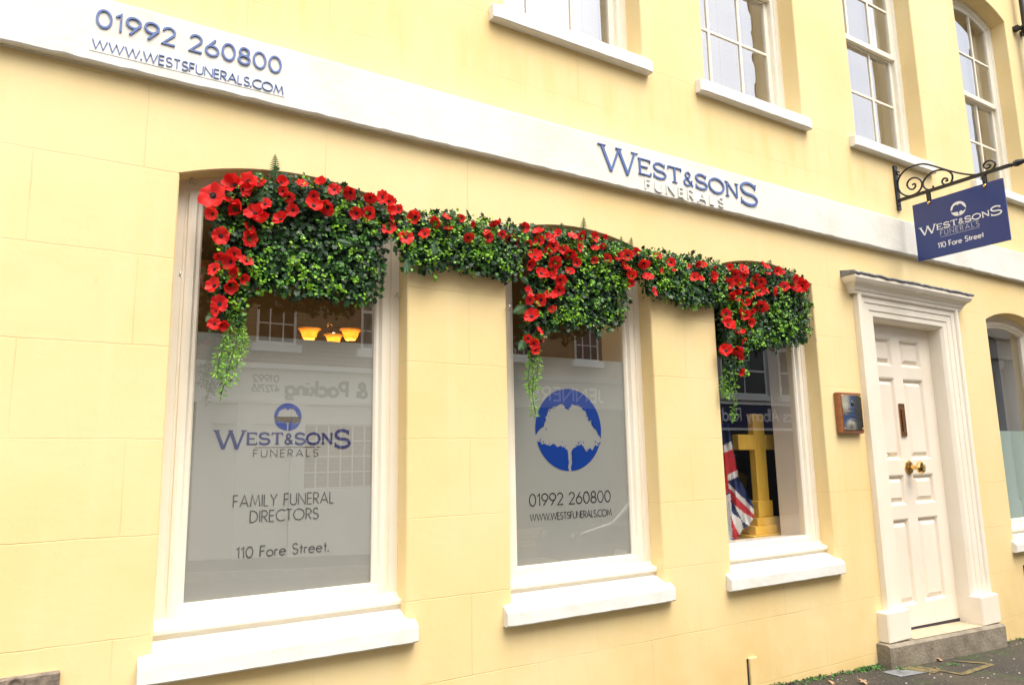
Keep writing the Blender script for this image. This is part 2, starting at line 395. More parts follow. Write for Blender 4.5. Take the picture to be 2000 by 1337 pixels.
# ------------------------------------------------------------------ lettering: a monoline alphabet drawn as strokes
def arc(cx, cy, rx, ry, a0, a1, n=14):
    return [(cx+rx*math.cos(R(a0+(a1-a0)*i/n)), cy+ry*math.sin(R(a0+(a1-a0)*i/n))) for i in range(n+1)]
def ell(cx, cy, rx, ry, n=28):
    return ('c', arc(cx, cy, rx, ry, 90, 450-360/n, n-1))
S_ = lambda w: arc(w*.5, .745, w*.44, .255, 28, 262, 14) + arc(w*.5, .25, w*.5, .25, 82, -152, 14)[1:]
AMP = [(.70,0),(.50,.24),(.22,.60),(.15,.76),(.20,.92),(.34,1),(.47,.93),(.51,.78),(.42,.64),(.14,.44),(.03,.27),(.08,.09),(.24,0),(.42,.05),(.57,.22),(.64,.42)]
FU = {
 ' ': (.30, []), '.': (.0, [([(0,-.045),(0,.085)], 1.5)]),
 '0': (.58, [ell(.29,.5,.29,.5)]), '1': (.24, [[(0,.80),(.20,1),(.20,0)]]),
 '2': (.52, [arc(.26,.735,.25,.265,170,-42,14)+[(.0,0),(.54,0)]]),
 '6': (.58, [ell(.29,.30,.29,.30), [(.43,1),(.06,.46)]]),
 '9': (.58, [ell(.29,.70,.29,.30), [(.15,0),(.52,.54)]]),
 '8': (.54, [ell(.27,.75,.22,.25), ell(.27,.255,.27,.255)]),
 '4': (.58, [[(.44,0),(.44,1),(0,.27),(.60,.27)]]), '7': (.5, [[(0,1),(.52,1),(.14,0)]]),
 '5': (.52, [[(.46,1),(.14,1),(.07,.56)]+arc(.24,.31,.28,.31,120,-150,14)]),
 'A': (.74, [[(0,0),(.37,1),(.74,0)], [(.14,.32),(.60,.32)]]),
 'C': (.72, [arc(.5,.5,.5,.5,52,308,20)]),
 'D': (.64, [('c', [(0,0),(0,1),(.18,1)]+arc(.18,.5,.46,.5,80,-80,12)+[(.18,0)])]),
 'E': (.42, [[(.42,1),(0,1),(0,0),(.42,0)], [(0,.52),(.39,.52)]]),
 'F': (.40, [[(.40,1),(0,1),(0,0)], [(0,.52),(.37,.52)]]),
 'I': (.0, [[(0,0),(0,1)]]), 'L': (.38, [[(0,1),(0,0),(.38,0)]]),
 'J': (.34, [[(.32,1),(.32,.22)]+arc(.12,.2,.2,.2,0,-110,8)]),
 'M': (.86, [[(0,0),(.14,1),(.43,.14),(.72,1),(.86,0)]]), 'N': (.66, [[(0,0),(0,1),(.66,0),(.66,1)]]),
 'O': (.96, [ell(.48,.5,.48,.5)]),
 'P': (.46, [[(0,0),(0,1),(.2,1)]+arc(.2,.72,.28,.28,75,-75,10)+[(.2,.44),(0,.44)]]),
 'R': (.48, [[(0,0),(0,1),(.2,1)]+arc(.2,.73,.27,.27,75,-75,10)+[(.2,.46),(0,.46)], [(.18,.46),(.48,0)]]),
 'S': (.50, [S_(.5)]), 'T': (.50, [[(0,1),(.5,1)], [(.25,1),(.25,0)]]),
 'U': (.58, [[(0,1),(0,.30)]+arc(.29,.29,.29,.29,180,360,12)+[(.58,1)]]),
 'W': (1.1, [[(0,1),(.28,0),(.55,1),(.82,0),(1.1,1)]]), 'Y': (.6, [[(0,1),(.3,.46),(.6,1)], [(.3,.46),(.3,0)]]),
 '&': (.70, [AMP]),
 'a': (.52, [ell(.26,.29,.26,.29), [(.52,.6),(.52,0)]]), 'b': (.52, [ell(.26,.29,.26,.29), [(0,1.05),(0,0)]]),
 'd': (.52, [ell(.26,.29,.26,.29), [(.52,1.05),(.52,0)]]), 'c': (.46, [arc(.29,.29,.29,.29,48,312,16)]),
 'e': (.54, [[(.02,.31),(.53,.31)]+arc(.27,.29,.27,.29,12,318,18)]),
 'g': (.52, [ell(.26,.29,.26,.29), [(.52,.6),(.52,-.1)]+arc(.27,-.08,.25,.2,0,-140,10)]),
 'i': (.0, [[(0,0),(0,.58)], [(0,.78),(0,.88)]]), 'k': (.42, [[(0,1.05),(0,0)], [(.38,.58),(.02,.25)], [(.14,.36),(.42,0)]]),
 'l': (.0, [[(0,0),(0,1.05)]]), 'n': (.42, [[(0,0),(0,.58)], arc(.21,.36,.21,.22,170,0,10)+[(.42,0)]]),
 'o': (.56, [ell(.28,.29,.28,.29)]), 'r': (.24, [[(0,0),(0,.58)], arc(.17,.36,.17,.21,170,60,7)]),
 's': (.32, [[(x*.64, y*.58) for x, y in S_(.5)]]), 't': (.26, [[(.13,.86),(.13,0)], [(0,.57),(.27,.57)]]),
 'y': (.46, [[(0,.58),(.24,.02)], [(.47,.58),(.14,-.26)]]),
}
# wide engraver's capitals with small serifs: (points, weight factor)
def sf(x, y, w=.20): return ([(x-w/2, y), (x+w/2, y)], .42)
CG = {
 ' ': (.3, []),
 'W': (1.36, [([(.02,1),(.37,0)],1.15), ([(.37,0),(.69,.97)],.8), ([(.69,.97),(1.02,0)],1.15), ([(1.02,0),(1.34,1)],.8), sf(.02,1,.30), sf(.69,1,.24), sf(1.34,1,.28)]),
 'E': (.80, [([(.10,0),(.10,1)],1.1), ([(0,1),(.76,1)],.62), ([(.1,.5),(.62,.5)],.62), ([(0,0),(.80,0)],.62), ([(.76,1.03),(.76,.80)],.42), ([(.80,-.03),(.80,.20)],.42)]),
 'S': (.82, [([(x*1.64, y) for x, y in S_(.5)],1.0), ([(.74,.74),(.78,1.0)],.42), ([(.02,.0),(.04,.28)],.42)]),
 'T': (.88, [([(.44,0),(.44,1)],1.1), ([(0,1),(.88,1)],.62), ([(0,1.03),(0,.80)],.42), ([(.88,1.03),(.88,.80)],.42), sf(.44,0,.34)]),
 '&': (.66, [([(x*.92,y*.92) for x, y in AMP],.8)]),
 'O': (1.08, [(ell(.54,.5,.54,.5),1.0)]),
 'N': (.95, [([(.1,0),(.1,1)],.8), ([(.1,1),(.85,0)],1.1), ([(.85,0),(.85,1)],.8), sf(.1,0,.26), sf(.06,1,.24), sf(.85,1,.26)]),
}
def ribbon(pts, hw, closed):
    """left and right borders of a mitred stroke"""
    n = len(pts); L, Rr = [], []
    for i in range(n):
        a = pts[i-1] if (i > 0 or closed) else None
        b = pts[(i+1) % n] if (i < n-1 or closed) else None
        p = pts[i]
        def nrm(q, w):
            dx, dy = w[0]-q[0], w[1]-q[1]; ln = math.hypot(dx, dy) or 1e-9
            return (-dy/ln, dx/ln)
        if a is None: nx = nrm(p, b); k = 1
        elif b is None: nx = nrm(a, p); k = 1
        else:
            n1, n2 = nrm(a, p), nrm(p, b)
            sx, sy = n1[0]+n2[0], n1[1]+n2[1]; ln = math.hypot(sx, sy) or 1e-9
            nx = (sx/ln, sy/ln); k = min(1/max(nx[0]*n1[0]+nx[1]*n1[1], .3), 1.9)
        L.append((p[0]+nx[0]*hw*k, p[1]+nx[1]*hw*k)); Rr.append((p[0]-nx[0]*hw*k, p[1]-nx[1]*hw*k))
    return L, Rr
def add_text(mb, s, O, ex, ez, en, h, width=None, weight=.09, track=.16, depth=.001, font=FU, big=None, mi=0):
    """O: baseline start; ex, ez: reading and up directions; en: towards the reader; h: cap height"""
    O, ex, ez, en = Vector(O), Vector(ex), Vector(ez), Vector(en)
    x = 0; glyphs = []
    for i, ch in enumerate(s):
        w, st = font[ch]
        k, dz = 1, 0
        if big and i in big: k, dz = big[i]
        glyphs.append((x, k, dz, st)); x += w*k + track
    tot = x - track
    sx = (width/tot) if width else h
    cnt = 0
    hw = weight*h/2
    for x, k, dz, st in glyphs:
        for q in st:
            wf = 1
            if isinstance(q, tuple) and q[0] != 'c': q, wf = q[0], q[1]
            closed = isinstance(q, tuple)
            pts = q[1] if closed else q
            pts = [((x+px*k)*sx, (dz+py*k)*h) for px, py in pts]
            Lb, Rb = ribbon(pts, hw*wf*(k**.5), closed)
            cnt += 1; off = depth + (cnt % 7)*min(depth, .004)*.12
            P = lambda q, d: O + ex*q[0] + ez*q[1] + en*d
            a = [mb.vert(P(q, off)) for q in Lb]; b = [mb.vert(P(q, off)) for q in Rb]
            c = [mb.vert(P(q, 0)) for q in Lb]; d = [mb.vert(P(q, 0)) for q in Rb]
            n = len(pts)
            for i in range(n if closed else n-1):
                j = (i+1) % n
                mb.face((a[i], b[i], b[j], a[j]), mi); mb.face((a[j], c[j], c[i], a[i]), mi); mb.face((b[i], d[i], d[j], b[j]), mi)
                mb.face((c[i], c[j], d[j], d[i]), mi)
            if not closed:
                mb.face((a[0], c[0], d[0], b[0]), mi); mb.face((b[-1], d[-1], c[-1], a[-1]), mi)
def bar(mb, O, ex, ez, en, x0, x1, z0, z1, d, mi=0):
    O, ex, ez, en = Vector(O), Vector(ex), Vector(ez), Vector(en)
    P = lambda x, z, k: O + ex*x + ez*z + en*k
    a = [mb.vert(P(*q)) for q in ((x0,z0,d),(x1,z0,d),(x1,z1,d),(x0,z1,d),(x0,z0,0),(x1,z0,0),(x1,z1,0),(x0,z1,0))]
    for q in ((0,1,2,3),(0,4,5,1),(1,5,6,2),(2,6,7,3),(3,7,4,0)): mb.face([a[i] for i in q], mi)

CROWN = [(-.975,-.13),(-.80,.06),(-.74,.06),(-.70,.30),(-.64,.37),(-.58,.50),(-.42,.57),(-.30,.60),(-.14,.60),(-.10,.52),(.04,.54),(.10,.64),(.22,.60),(.36,.56),(.46,.48),(.55,.40),(.60,.25),(.70,.20),(.74,.08),(.85,.0),(.90,-.14),(.97,-.22)]
LOWL = [(-.96,-.27),(-.86,-.27),(-.80,-.37),(-.70,-.36),(-.60,-.40),(-.48,-.34),(-.38,-.42),(-.26,-.38),(-.14,-.44),(-.07,-.48),(-.05,-.70),(-.035,-.998)]
LOWR = [(.955,-.30),(.90,-.40),(.80,-.38),(.72,-.50),(.60,-.46),(.50,-.54),(.42,-.40),(.32,-.36),(.22,-.40),(.12,-.44),(.07,-.50),(.05,-.70),(.035,-.998)]
def rag(pts, amp, rng):
    out = [pts[0]]
    for a, b in zip(pts, pts[1:]):
        for t in (.33, .66):
            out.append((a[0]+(b[0]-a[0])*t+rng.uniform(-amp, amp), a[1]+(b[1]-a[1])*t+rng.uniform(-amp, amp)))
        out.append(b)
    return out
def tree_logo(mb, O, ex, ez, en, r, d=.001, mi=0, ragged=.03):
    O, ex, ez, en = Vector(O), Vector(ex), Vector(ez), Vector(en)
    rng = random.Random(3)
    def strip(inner, a0, a1):
        inner = rag(inner, ragged, rng) if ragged else inner
        n = len(inner)
        A = [mb.vert(O+(ex*math.cos(R(a0+(a1-a0)*i/(n-1)))+ez*math.sin(R(a0+(a1-a0)*i/(n-1))))*r+en*d) for i in range(n)]
        B = [mb.vert(O+(ex*x+ez*y)*r+en*d) for x, y in inner]
        for i in range(n-1): mb.face((A[i], B[i], B[i+1], A[i+1]), mi)
    strip(CROWN, 187.5, -12.8)
    strip(LOWL, 195.5, 268); strip(LOWR, -17.5, -88)
    # loose leaf specks under and around the crown
    for k in range(34 if ragged else 0):
        bx, by = rng.choice(LOWL[1:9]+LOWR[1:9]) if k < 24 else rng.choice(CROWN[2:-2])
        bx += rng.uniform(-.06,.06); by += (rng.uniform(.0,.09) if k < 24 else rng.uniform(-.07,-.02)); w_ = rng.uniform(.008,.022)
        if by > -.02 and k < 24: continue
        mb.poly([O+(ex*(bx+w_*math.cos(R(a)))+ez*(by+w_*1.2*math.sin(R(a))))*r+en*d for a in (0,70,150,215,290)], mi)

X_, Z_ = (1,0,0), (0,0,1)
NY = (0,-1,0)

# ------------------------------------------------------------------ the yellow building
bld = thing('yellow_building', (4.5, 0, -1.75), 'yellow rendered street building with white band, three flower decked shop windows and cream door', 'building')

def outline(x0, x1, zb, zs, zp, d=0, n=18):
    """opening outline inset by d: up the left jamb, over the segmental head, down the right jamb"""
    w, h = x1-x0, zp-zs
    if h < 1e-4:
        return [(x0+d, zb), (x0+d, zs-d), (x1-d, zs-d), (x1-d, zb)]
    rad = (w*w/4+h*h)/(2*h); cx = (x0+x1)/2; cz = zp-rad
    hw, rr = w/2-d, rad-d
    a = math.asin(hw/rr)
    return [(x0+d, zb)] + [(cx+rr*math.sin(-a+2*a*i/n), cz+rr*math.cos(-a+2*a*i/n)) for i in range(n+1)] + [(x1-d, zb)]

GW = [(.451, 1.756), (2.464, 3.749), (4.441, 5.735), (8.857, 10.15)]       # ground windows
UW = [(2.49, 3.80), (4.51, 5.82), (6.67, 8.0), (9.03, 10.37)]              # first-floor windows
DOOR = (6.62, 7.86)
WALL_X0, WALL_X1 = -4.0, 11.2
g_open = [(a, b, -.83, 1.53, 1.648) for a, b in GW[:3]] + [(DOOR[0], DOOR[1], -2.48, 1.31, 1.31)] + [(GW[3][0], GW[3][1], -.90, 1.48, 1.60)]
w_open = [(a, b, zb-.12, zs, zp) for a, b, zb, zs, zp in g_open]      # holes in the wall reach down behind the sills
u_open = [(a, b, 3.10, 5.66, 5.83) for a, b in UW]
mb = MB()
def wall_band(mb, xs, xe, z0, z1, ops, depth=.40):
    x = xs; c = .007
    for (a, b, zb, zs, zp) in ops:
        mb.poly([(x,0,z0), (a-c,0,z0), (a-c,0,z1), (x,0,z1)])
        o0 = outline(a, b, zb, zs, zp, -c); o1 = outline(a, b, zb, zs, zp, 0)
        if zb-c > z0: mb.poly([(a-c,0,z0), (b+c,0,z0), (b+c,0,zb), (a-c,0,zb)])
        hd = o0[1:-1]
        for p, q in zip(hd, hd[1:]):
            mb.poly([(p[0],0,p[1]), (q[0],0,q[1]), (q[0],0,z1), (p[0],0,z1)])
        mb.grid([[(p[0],0,p[1]) for p in o0], [(p[0],c,p[1]) for p in o1], [(p[0],depth,p[1]) for p in o1]])
        mb.poly([(a,0,zb), (b,0,zb), (b,depth,zb), (a,depth,zb)])
        x = b+c
    mb.poly([(x,0,z0), (xe,0,z0), (xe,0,z1), (x,0,z1)])
wall_band(mb, WALL_X0, WALL_X1, -2.6, 2.2, w_open)
wall_band(mb, WALL_X0, WALL_X1, 2.2, 7.6, u_open)
for x in (WALL_X0, WALL_X1):
    mb.poly([(x,0,-2.6), (x,6,-2.6), (x,6,7.6), (x,0,7.6)])
mb.poly([(WALL_X0,0,7.6), (WALL_X1,0,7.6), (WALL_X1,6,7.6), (WALL_X0,6,7.6)])
mb.poly([(WALL_X0,6,-2.6), (WALL_X1,6,-2.6), (WALL_X1,6,7.6), (WALL_X0,6,7.6)])
wall = mb.build('wall', M['stucco'], bld)
# proud painted casing low on the wall
mb = MB(); mb.bbox(4.555, 4.64, -.022, .05, -2.6, -1.505, .005)
mb.build('pipe_casing', M['stucco'], bld)
mb = MB(); mb.box(4.543, 4.5545, -.006, .04, -2.6, -1.512); mb.build('casing_gap_shade', M['dkrubber'], bld)  # solid dark strip stands in for the shade in the crack beside the casing
# fascia band with a slightly uneven lower arris
mb = MB(); rng = random.Random(5)
xs = [WALL_X0+i*.06 for i in range(int((WALL_X1-WALL_X0)/.06)+1)]
rows = []
for x in xs:
    j = rng.uniform(-.0035, .0035) + (.006 if rng.random() < .04 else 0)
    k = rng.uniform(-.002, .002)
    rows.append([(x,.03,2.385+k), (x,-.05,2.376+k), (x,-.06,2.366+k), (x,-.06,2.022+j), (x,-.053,2.012+j), (x,-.03,2.012), (x,-.028,2.022), (x,-.02,2.022), (x,-.018,2.012), (x,.03,2.012)])
mb.grid(rows)
fascia = mb.build('fascia_band', M['white'], bld)

# ---- ground-floor window joinery
def sweep_frame(mb, op, zb, prof, mi=0):
    a, b, _, zs, zp = op
    mb.grid([[(p[0], y, p[1]) for p in outline(a, b, zb, zs, zp, d)] for d, y in prof], mi)
def ground_window(op, film, label=None, glassm='glass'):
    a, b, zb, zs, zp = op
    gb = zb+.145                                    # foot of the glass
    mb = MB()
    prof = [(-.003,.30), (-.003,.132), (.05,.132), (.056,.142), (.066,.142), (.070,.130), (.088,.126), (.110,.128), (.117,.140), (.124,.152), (.140,.150), (.146,.158), (.150,.164), (.150,.200), (.13,.200), (.13,.44)]
    sweep_frame(mb, op, zb, prof)
    # bottom rail, stepped apron and timber cill nosing
    prf = [(.19,gb), (.163,gb), (.158,gb-.006), (.142,gb-.012), (.140,gb-.055), (.126,gb-.064), (.118,gb-.082), (.075,gb-.092), (.066,gb-.098), (.066,gb-.118), (.085,gb-.124), (.090,gb-.150)]
    mb.grid([[(x, y, z) for x in (a-.002, b+.002)] for y, z in prf])
    mb.poly([(a,.19,gb),(b,.19,gb),(b,.44,gb-.02),(a,.44,gb-.02)])
    w = mb.build('window', M['cream'], bld)
    if label: w['label'] = label
    # masonry sill
    mb = MB(); rng = random.Random(int(a*100))
    n = 24; x0, x1 = a-.062, b+.055; rows = []
    for i in range(n+1):
        x = x0+(x1-x0)*i/n; e = .012 if i in (0, n) else 0; j = rng.uniform(-.0011,.0011)
        rows.append([(x,.13,zb-.003), (x,.085,zb-.004), (x,-.045+e,zb-.066+j-e*.4), (x,-.058+e,zb-.074+j-e), (x,-.064+e,zb-.086-e*.3), (x,-.064+e,zb-.162+j), (x,-.055+e,zb-.171+j), (x,.02,zb-.172)])
    ids = mb.grid(rows)
    mb.face(ids[0][::-1]); mb.face(ids[-1])
    mb.build('sill', M['sill'], w)
    # glass
    o = outline(a, b, zb, zs, zp, .145); o[0] = (o[0][0], gb-.004); o[-1] = (o[-1][0], gb-.004)
    mb = MB()
    mb.poly([(x,.168,z) for x, z in o])
    mb.build('glass', M[glassm], w)
    if film:
        mb = MB()
        mb.poly([(a+.13,.180,gb-.01), (b-.13,.180,gb-.01), (b-.13,.180,film), (a+.13,.180,film)])
        mb.build('frosted_film', M['greenfrost'] if film < .3 else M['frost'], w)
    return w
w1 = ground_window(g_open[0], .722, 'wide shop window with frosted glass, tree emblem and lettering')
w2 = ground_window(g_open[1], .722, 'shop window with large blue tree emblem on frosted glass')
w3 = ground_window(g_open[2], None, 'clear shop window with wooden cross and flag behind')
w4 = ground_window(g_open[4], .235, 'arched window with greenish frosted lower glass')

# vinyl lettering on the panes
YV = .179
BIG = {0: (1.62, -.28), 9: (1.62, -.34)}      # tall first and last capitals (index in the string)
def vinyl(name, mats, parent, fn):
    mb = MB(); fn(mb); return mb.build(name, mats, parent)
vinyl('emblem', M['blue'], w1, lambda mb: tree_logo(mb, (1.103,YV,.270), X_, Z_, NY, .0775))
mb = MB()
for k in range(14):
    pass
def low_tree(mb):
    pts = [(-.93,-.12)] + [(-.93+i*.1, -.12+.0) for i in range(1, 19)] + [(.93,-.12)]
    bot = [(-.94,-.27),(-.8,-.36),(-.5,-.36),(-.1,-.44),(.1,-.44),(.5,-.5),(.8,-.38),(.94,-.30)]
    r = .0775
    n = 20
    def lerp(L, t):
        f = t*(len(L)-1); i = min(int(f), len(L)-2); f -= i
        return (L[i][0]+(L[i+1][0]-L[i][0])*f, L[i][1]+(L[i+1][1]-L[i][1])*f)
    top = [(-.94,.02),(.94,.02)]
    A = [mb.vert((1.103+lerp(top,i/n)[0]*r, YV, .270+lerp(top,i/n)[1]*r)) for i in range(n+1)]
    B = [mb.vert((1.103+lerp(bot,i/n)[0]*r, YV, .270+lerp(bot,i/n)[1]*r)) for i in range(n+1)]
    for i in range(n): mb.face((A[i], B[i], B[i+1], A[i+1]))
vinyl('emblem_painted_dark', M['paintedhole'], w1, low_tree)  # opaque brown imitates the dark interior seen through the film cutout
vinyl('name_lettering', M['navy'], w1, lambda mb: add_text(mb, 'WEST&SONS', (.722,YV,.117), X_, Z_, NY, .061, width=.745, weight=.21, track=.20, font=CG, big={0: (1.62,-.42), 8: (1.62,-.32)}))
for tx, x, z, h, w, wt, tr in (('FUNERALS',.922,.047,.040,.358,.085,.36), ('FAMILY FUNERAL',.826,-.219,.062,.552,.085,.19), ('DIRECTORS',.917,-.303,.060,.374,.085,.19), ('110 Fore Street.',.853,-.487,.056,.50,.095,.17)):
    vinyl('lettering', M['dark'], w1, lambda mb: add_text(mb, tx, (x,YV,z), X_, Z_, NY, h, width=w, weight=wt, track=tr))
vinyl('rule', M['dark'], w1, lambda mb: bar(mb, (0,YV,0), X_, Z_, NY, .925, 1.295, .0985, .1005, .001))
vinyl('emblem', M['blue'], w2, lambda mb: tree_logo(mb, (3.079,YV,.211), X_, Z_, NY, .289))
vinyl('lettering', M['dark'], w2, lambda mb: add_text(mb, '01992 260800', (2.730,YV,-.304), X_, Z_, NY, .078, width=.70, weight=.085, track=.17))
vinyl('lettering', M['dark'], w2, lambda mb: add_text(mb, 'WWW.WESTSFUNERALS.COM', (2.732,YV,-.402), X_, Z_, NY, .045, width=.702, weight=.09, track=.15))

# ---- first-floor sash windows
def sash_window(op, label, curtain=False):
    a, b, zb, zs, zp = op
    mb = MB()
    prof = [(-.003,.36), (-.003,.175), (.05,.175), (.056,.19), (.075,.19), (.082,.20), (.082,.275), (.06,.275), (.06,.44)]
    sweep_frame(mb, op, zb, prof)
    w = mb.build('window', M['sash'], bld); w['label'] = label
    za = zb+.05; zm = 4.50
    x0, x1 = a+.08, b-.08
    xb = [b-.945, b-.515]
    e = [x0+.055]+xb+[x1-.055]
    # lower sash, set behind the upper one
    mb = MB()
    y0, y1 = .236, .270
    mb.box(x0-.01, x0+.055, y0, y1, za, zm); mb.box(x1-.055, x1+.01, y0, y1, za, zm)
    mb.box(x0+.055, x1-.055, y0, y1, za, za+.09); mb.box(x0+.055, x1-.055, y0, y1, zm-.04, zm)
    for x in xb: mb.box(x-.014, x+.014, y0+.006, y1, za+.09, zm-.04)
    zc = 3.905
    for q in range(3): mb.box(e[q]+(.014 if q else 0), e[q+1]-(.014 if q < 2 else 0), y0+.006, y1, zc-.012, zc+.012)
    mb.build('sash', M['sash'], w)
    mb = MB()
    y0, y1 = .195, .230
    mb.box(x0-.01, x0+.055, y0, y1, zm-.02, zs+.05); mb.box(x1-.055, x1+.01, y0, y1, zm-.02, zs+.05)
    mb.box(x0+.055, x1-.055, y0-.004, y1, zm-.03, zm+.028)
    in0 = outline(a, b, zm, zs, zp, .07); in1 = outline(a, b, zm, zs, zp, .135)
    h0, h1 = in0[1:-1], in1[1:-1]
    mb.grid([[(p[0],y1,p[1]) for p in h0], [(p[0],y0+.002,p[1]) for p in h0], [(p[0],y0+.002,p[1]) for p in h1], [(p[0],y1,p[1]) for p in h1]])
    for x in xb: mb.box(x-.014, x+.014, y0+.006, y1, zm+.028, zp-.12)
    zc = 5.075
    for q in range(3): mb.box(e[q]+(.014 if q else 0), e[q+1]-(.014 if q < 2 else 0), y0+.006, y1, zc-.012, zc+.012)
    mb.build('sash', M['sash'], w)
    mb = MB()
    mb.poly([(x0,.253,za), (x1,.253,za), (x1,.253,zm), (x0,.253,zm)])
    mb.poly([(p[0],.213,p[1]) for p in outline(a, b, zm, zs, zp, .09)])
    mb.build('glass', M['oldglass'], w)
    # sill
    mb = MB(); rng = random.Random(int(a*77)); n = 24; rows = []
    xl, xr = a-.125, b+.045
    for i in range(n+1):
        x = xl+(xr-xl)*i/n; j = rng.uniform(-.0012,.0012); ee = .008 if i in (0, n) else 0
        rows.append([(x,.13,zb+.075), (x,-.06+ee,zb+.052+j-ee), (x,-.07+ee,zb+.045+j-ee), (x,-.07+ee,zb-.052+j), (x,-.062+ee,zb-.06+j), (x,.02,zb-.06)])
    ids = mb.grid(rows); mb.face(ids[0][::-1]); mb.face(ids[-1])
    mb.build('sill', M['sill'], w)
    # slatted blind inside
    mb = MB(); z = zb+.05
    while z < zp-.03:
        mb.poly([(a+.07,.380,z), (b-.13,.380,z), (b-.13,.384,z+.0225), (a+.07,.384,z+.0225)]); z += .021
    for xx in (a+.3, (a+b)/2, b-.3): mb.box(xx-.003, xx+.003, .372, .376, zb+.05, zp-.05)
    mb.build('blind', M['blind'], w)
    if curtain:
        mb = MB(); n = 14
        mb.grid([[(b-.32+.20*i/n, .325+.022*math.sin(i*1.9), z) for i in range(n+1)] for z in (4.52, 5.72)], sm=True)
        mb.build('curtain', M['curtain'], w)
    return w
sash_window(u_open[0], 'upper sash window with blind above the name lettering, first from the phone number')
sash_window(u_open[1], 'upper sash window with brown blind half hidden by sky reflection')
sash_window(u_open[2], 'upper sash window with meeting rail and cream curtain', True)
sash_window(u_open[3], 'upper sash window under a deep arched head by the downpipe', True)

# ---- rooms behind the panes
mb = MB()
def room(x0, x1, y0, y1, z0, z1, mi=0):
    mb.poly([(x0,y1,z0),(x1,y1,z0),(x1,y1,z1),(x0,y1,z1)], mi)
    mb.poly([(x0,y0,z0),(x0,y1,z0),(x0,y1,z1),(x0,y0,z1)], mi); mb.poly([(x1,y0,z0),(x1,y1,z0),(x1,y1,z1),(x1,y0,z1)], mi)
    mb.poly([(x0,y0,z0),(x1,y0,z0),(x1,y1,z0),(x0,y1,z0)], 1); mb.poly([(x0,y0,z1),(x1,y0,z1),(x1,y1,z1),(x0,y1,z1)], mi)
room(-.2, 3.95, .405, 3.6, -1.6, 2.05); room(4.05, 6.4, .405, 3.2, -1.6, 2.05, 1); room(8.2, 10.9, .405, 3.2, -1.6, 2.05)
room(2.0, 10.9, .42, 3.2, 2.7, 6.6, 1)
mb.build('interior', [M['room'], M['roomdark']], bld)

# ---- door, architrave, hood, step
sur_l, sur_r, sur_t = 6.345, 8.155, 1.545
mb = MB()
prof = [(0,.06), (0,-.052), (.045,-.060), (.060,-.052), (.066,-.036), (.125,-.036), (.132,-.026), (.205,-.026), (.213,-.017), (.270,-.017), (.285,-.005), (.300,.010), (.305,.04), (.305,.19)]
rows = []
for d, y in prof:
    l_, r_, t_ = sur_l+d, sur_r-d, sur_t-d*.85
    rows.append([(l_,y,-1.72), (l_,y,t_), (r_,y,t_), (r_,y,-1.76)])
mb.grid(rows)
sur = mb.build('door_surround', M['cream'], bld)
mb = MB()   # plinth blocks
mb.bbox(6.25, 6.60, -.098, .05, -1.63, -1.372, .010); mb.build('plinth_block', M['cream'], sur)
mb = MB(); mb.bbox(7.85, 8.19, -.098, .05, -1.69, -1.412, .010); mb.build('plinth_block', M['cream'], sur)
mb = MB()   # cornice mouldings, mitred at the returns
cor = [(.00,1.500), (.015,1.505), (.022,1.530), (.030,1.534), (.040,1.560), (.055,1.575), (.058,1.582), (.085,1.600), (.100,1.625), (.104,1.632), (.104,1.660)]
rows = []
for p, z in cor:
    y = -.04-p; xl, xr = 6.30-p, 8.20+p
    rows.append([(xl,.02,z), (xl,y,z), (xr,y,z), (xr,.02,z)])
mb.grid(rows)
hood = mb.build('hood', M['cream'], sur)
mb = MB(); rng = random.Random(2); rows = []
for i in range(41):
    x = 6.18+(8.32-6.18)*i/40; j = rng.uniform(-.006,.006); k = rng.uniform(-.004,.006)
    rows.append([(x,.02,1.662), (x,-.150+k,1.660+j), (x,-.158+k,1.672+j), (x,-.150,1.686+j), (x,.02,1.722)])
ids = mb.grid(rows); mb.face(ids[0][::-1]); mb.face(ids[-1])
mb.build('lead_flashing', M['lead'], hood)

# eight-panel door leaf
mb = MB()
YD = .135; DX0, DX1, DZ0, DZ1 = 6.60, 7.852, -1.598, 1.285
cols = [(6.74, 7.135), (7.285, 7.66)]
rws = [(-1.43, -.625), (-.50, -.205), (-.065, .755), (.87, 1.155)]
mb_p = []
xsb = [DX0, cols[0][0], cols[0][1], cols[1][0], cols[1][1], DX1]
zsb = [DZ0, rws[0][0], rws[0][1], rws[1][0], rws[1][1], rws[2][0], rws[2][1], rws[3][0], rws[3][1], DZ1]
for i in range(5):
    for j in range(9):
        a, b, c, d = xsb[i], xsb[i+1], zsb[j], zsb[j+1]
        if i in (1, 3) and j in (1, 3, 5, 7):
            def rect(ins, y): return [(a+ins,y,c+ins), (b-ins,y,c+ins), (b-ins,y,d-ins), (a+ins,y,d-ins)]
            mb.grid([rect(0,YD), rect(.012,YD+.004), rect(.024,YD+.026), rect(.036,YD+.030), rect(.075,YD+.006)], close=True)
            mb.poly(rect(.075, YD+.006))
        else:
            mb.poly([(a,YD,c), (b,YD,c), (b,YD,d), (a,YD,d)])
mb.poly([(DX0,YD,DZ0-.02), (DX1,YD,DZ0-.05), (DX1,YD,DZ0), (DX0,YD,DZ0)])
door = mb.build('door', M['door'], bld)
door['label'] = 'cream eight-panel front door with bronze knob'
mb = MB(); mb.poly([(6.62,YD-.003,-1.645),(7.85,YD-.003,-1.69),(7.85,YD-.003,-1.645),(6.62,YD-.003,-1.614)]); mb.build('weather_strip', M['dkrubber'], door)
mb = MB()
mb.bbox(7.150, 7.245, YD-.014, YD-.001, .165, .495, .004); mb.bbox(7.172, 7.223, YD-.022, YD-.0145, .215, .445, .004)
mb.build('letter_plate', M['copper'], door)
mb = MB()
c = Vector((7.225, YD, -.14))
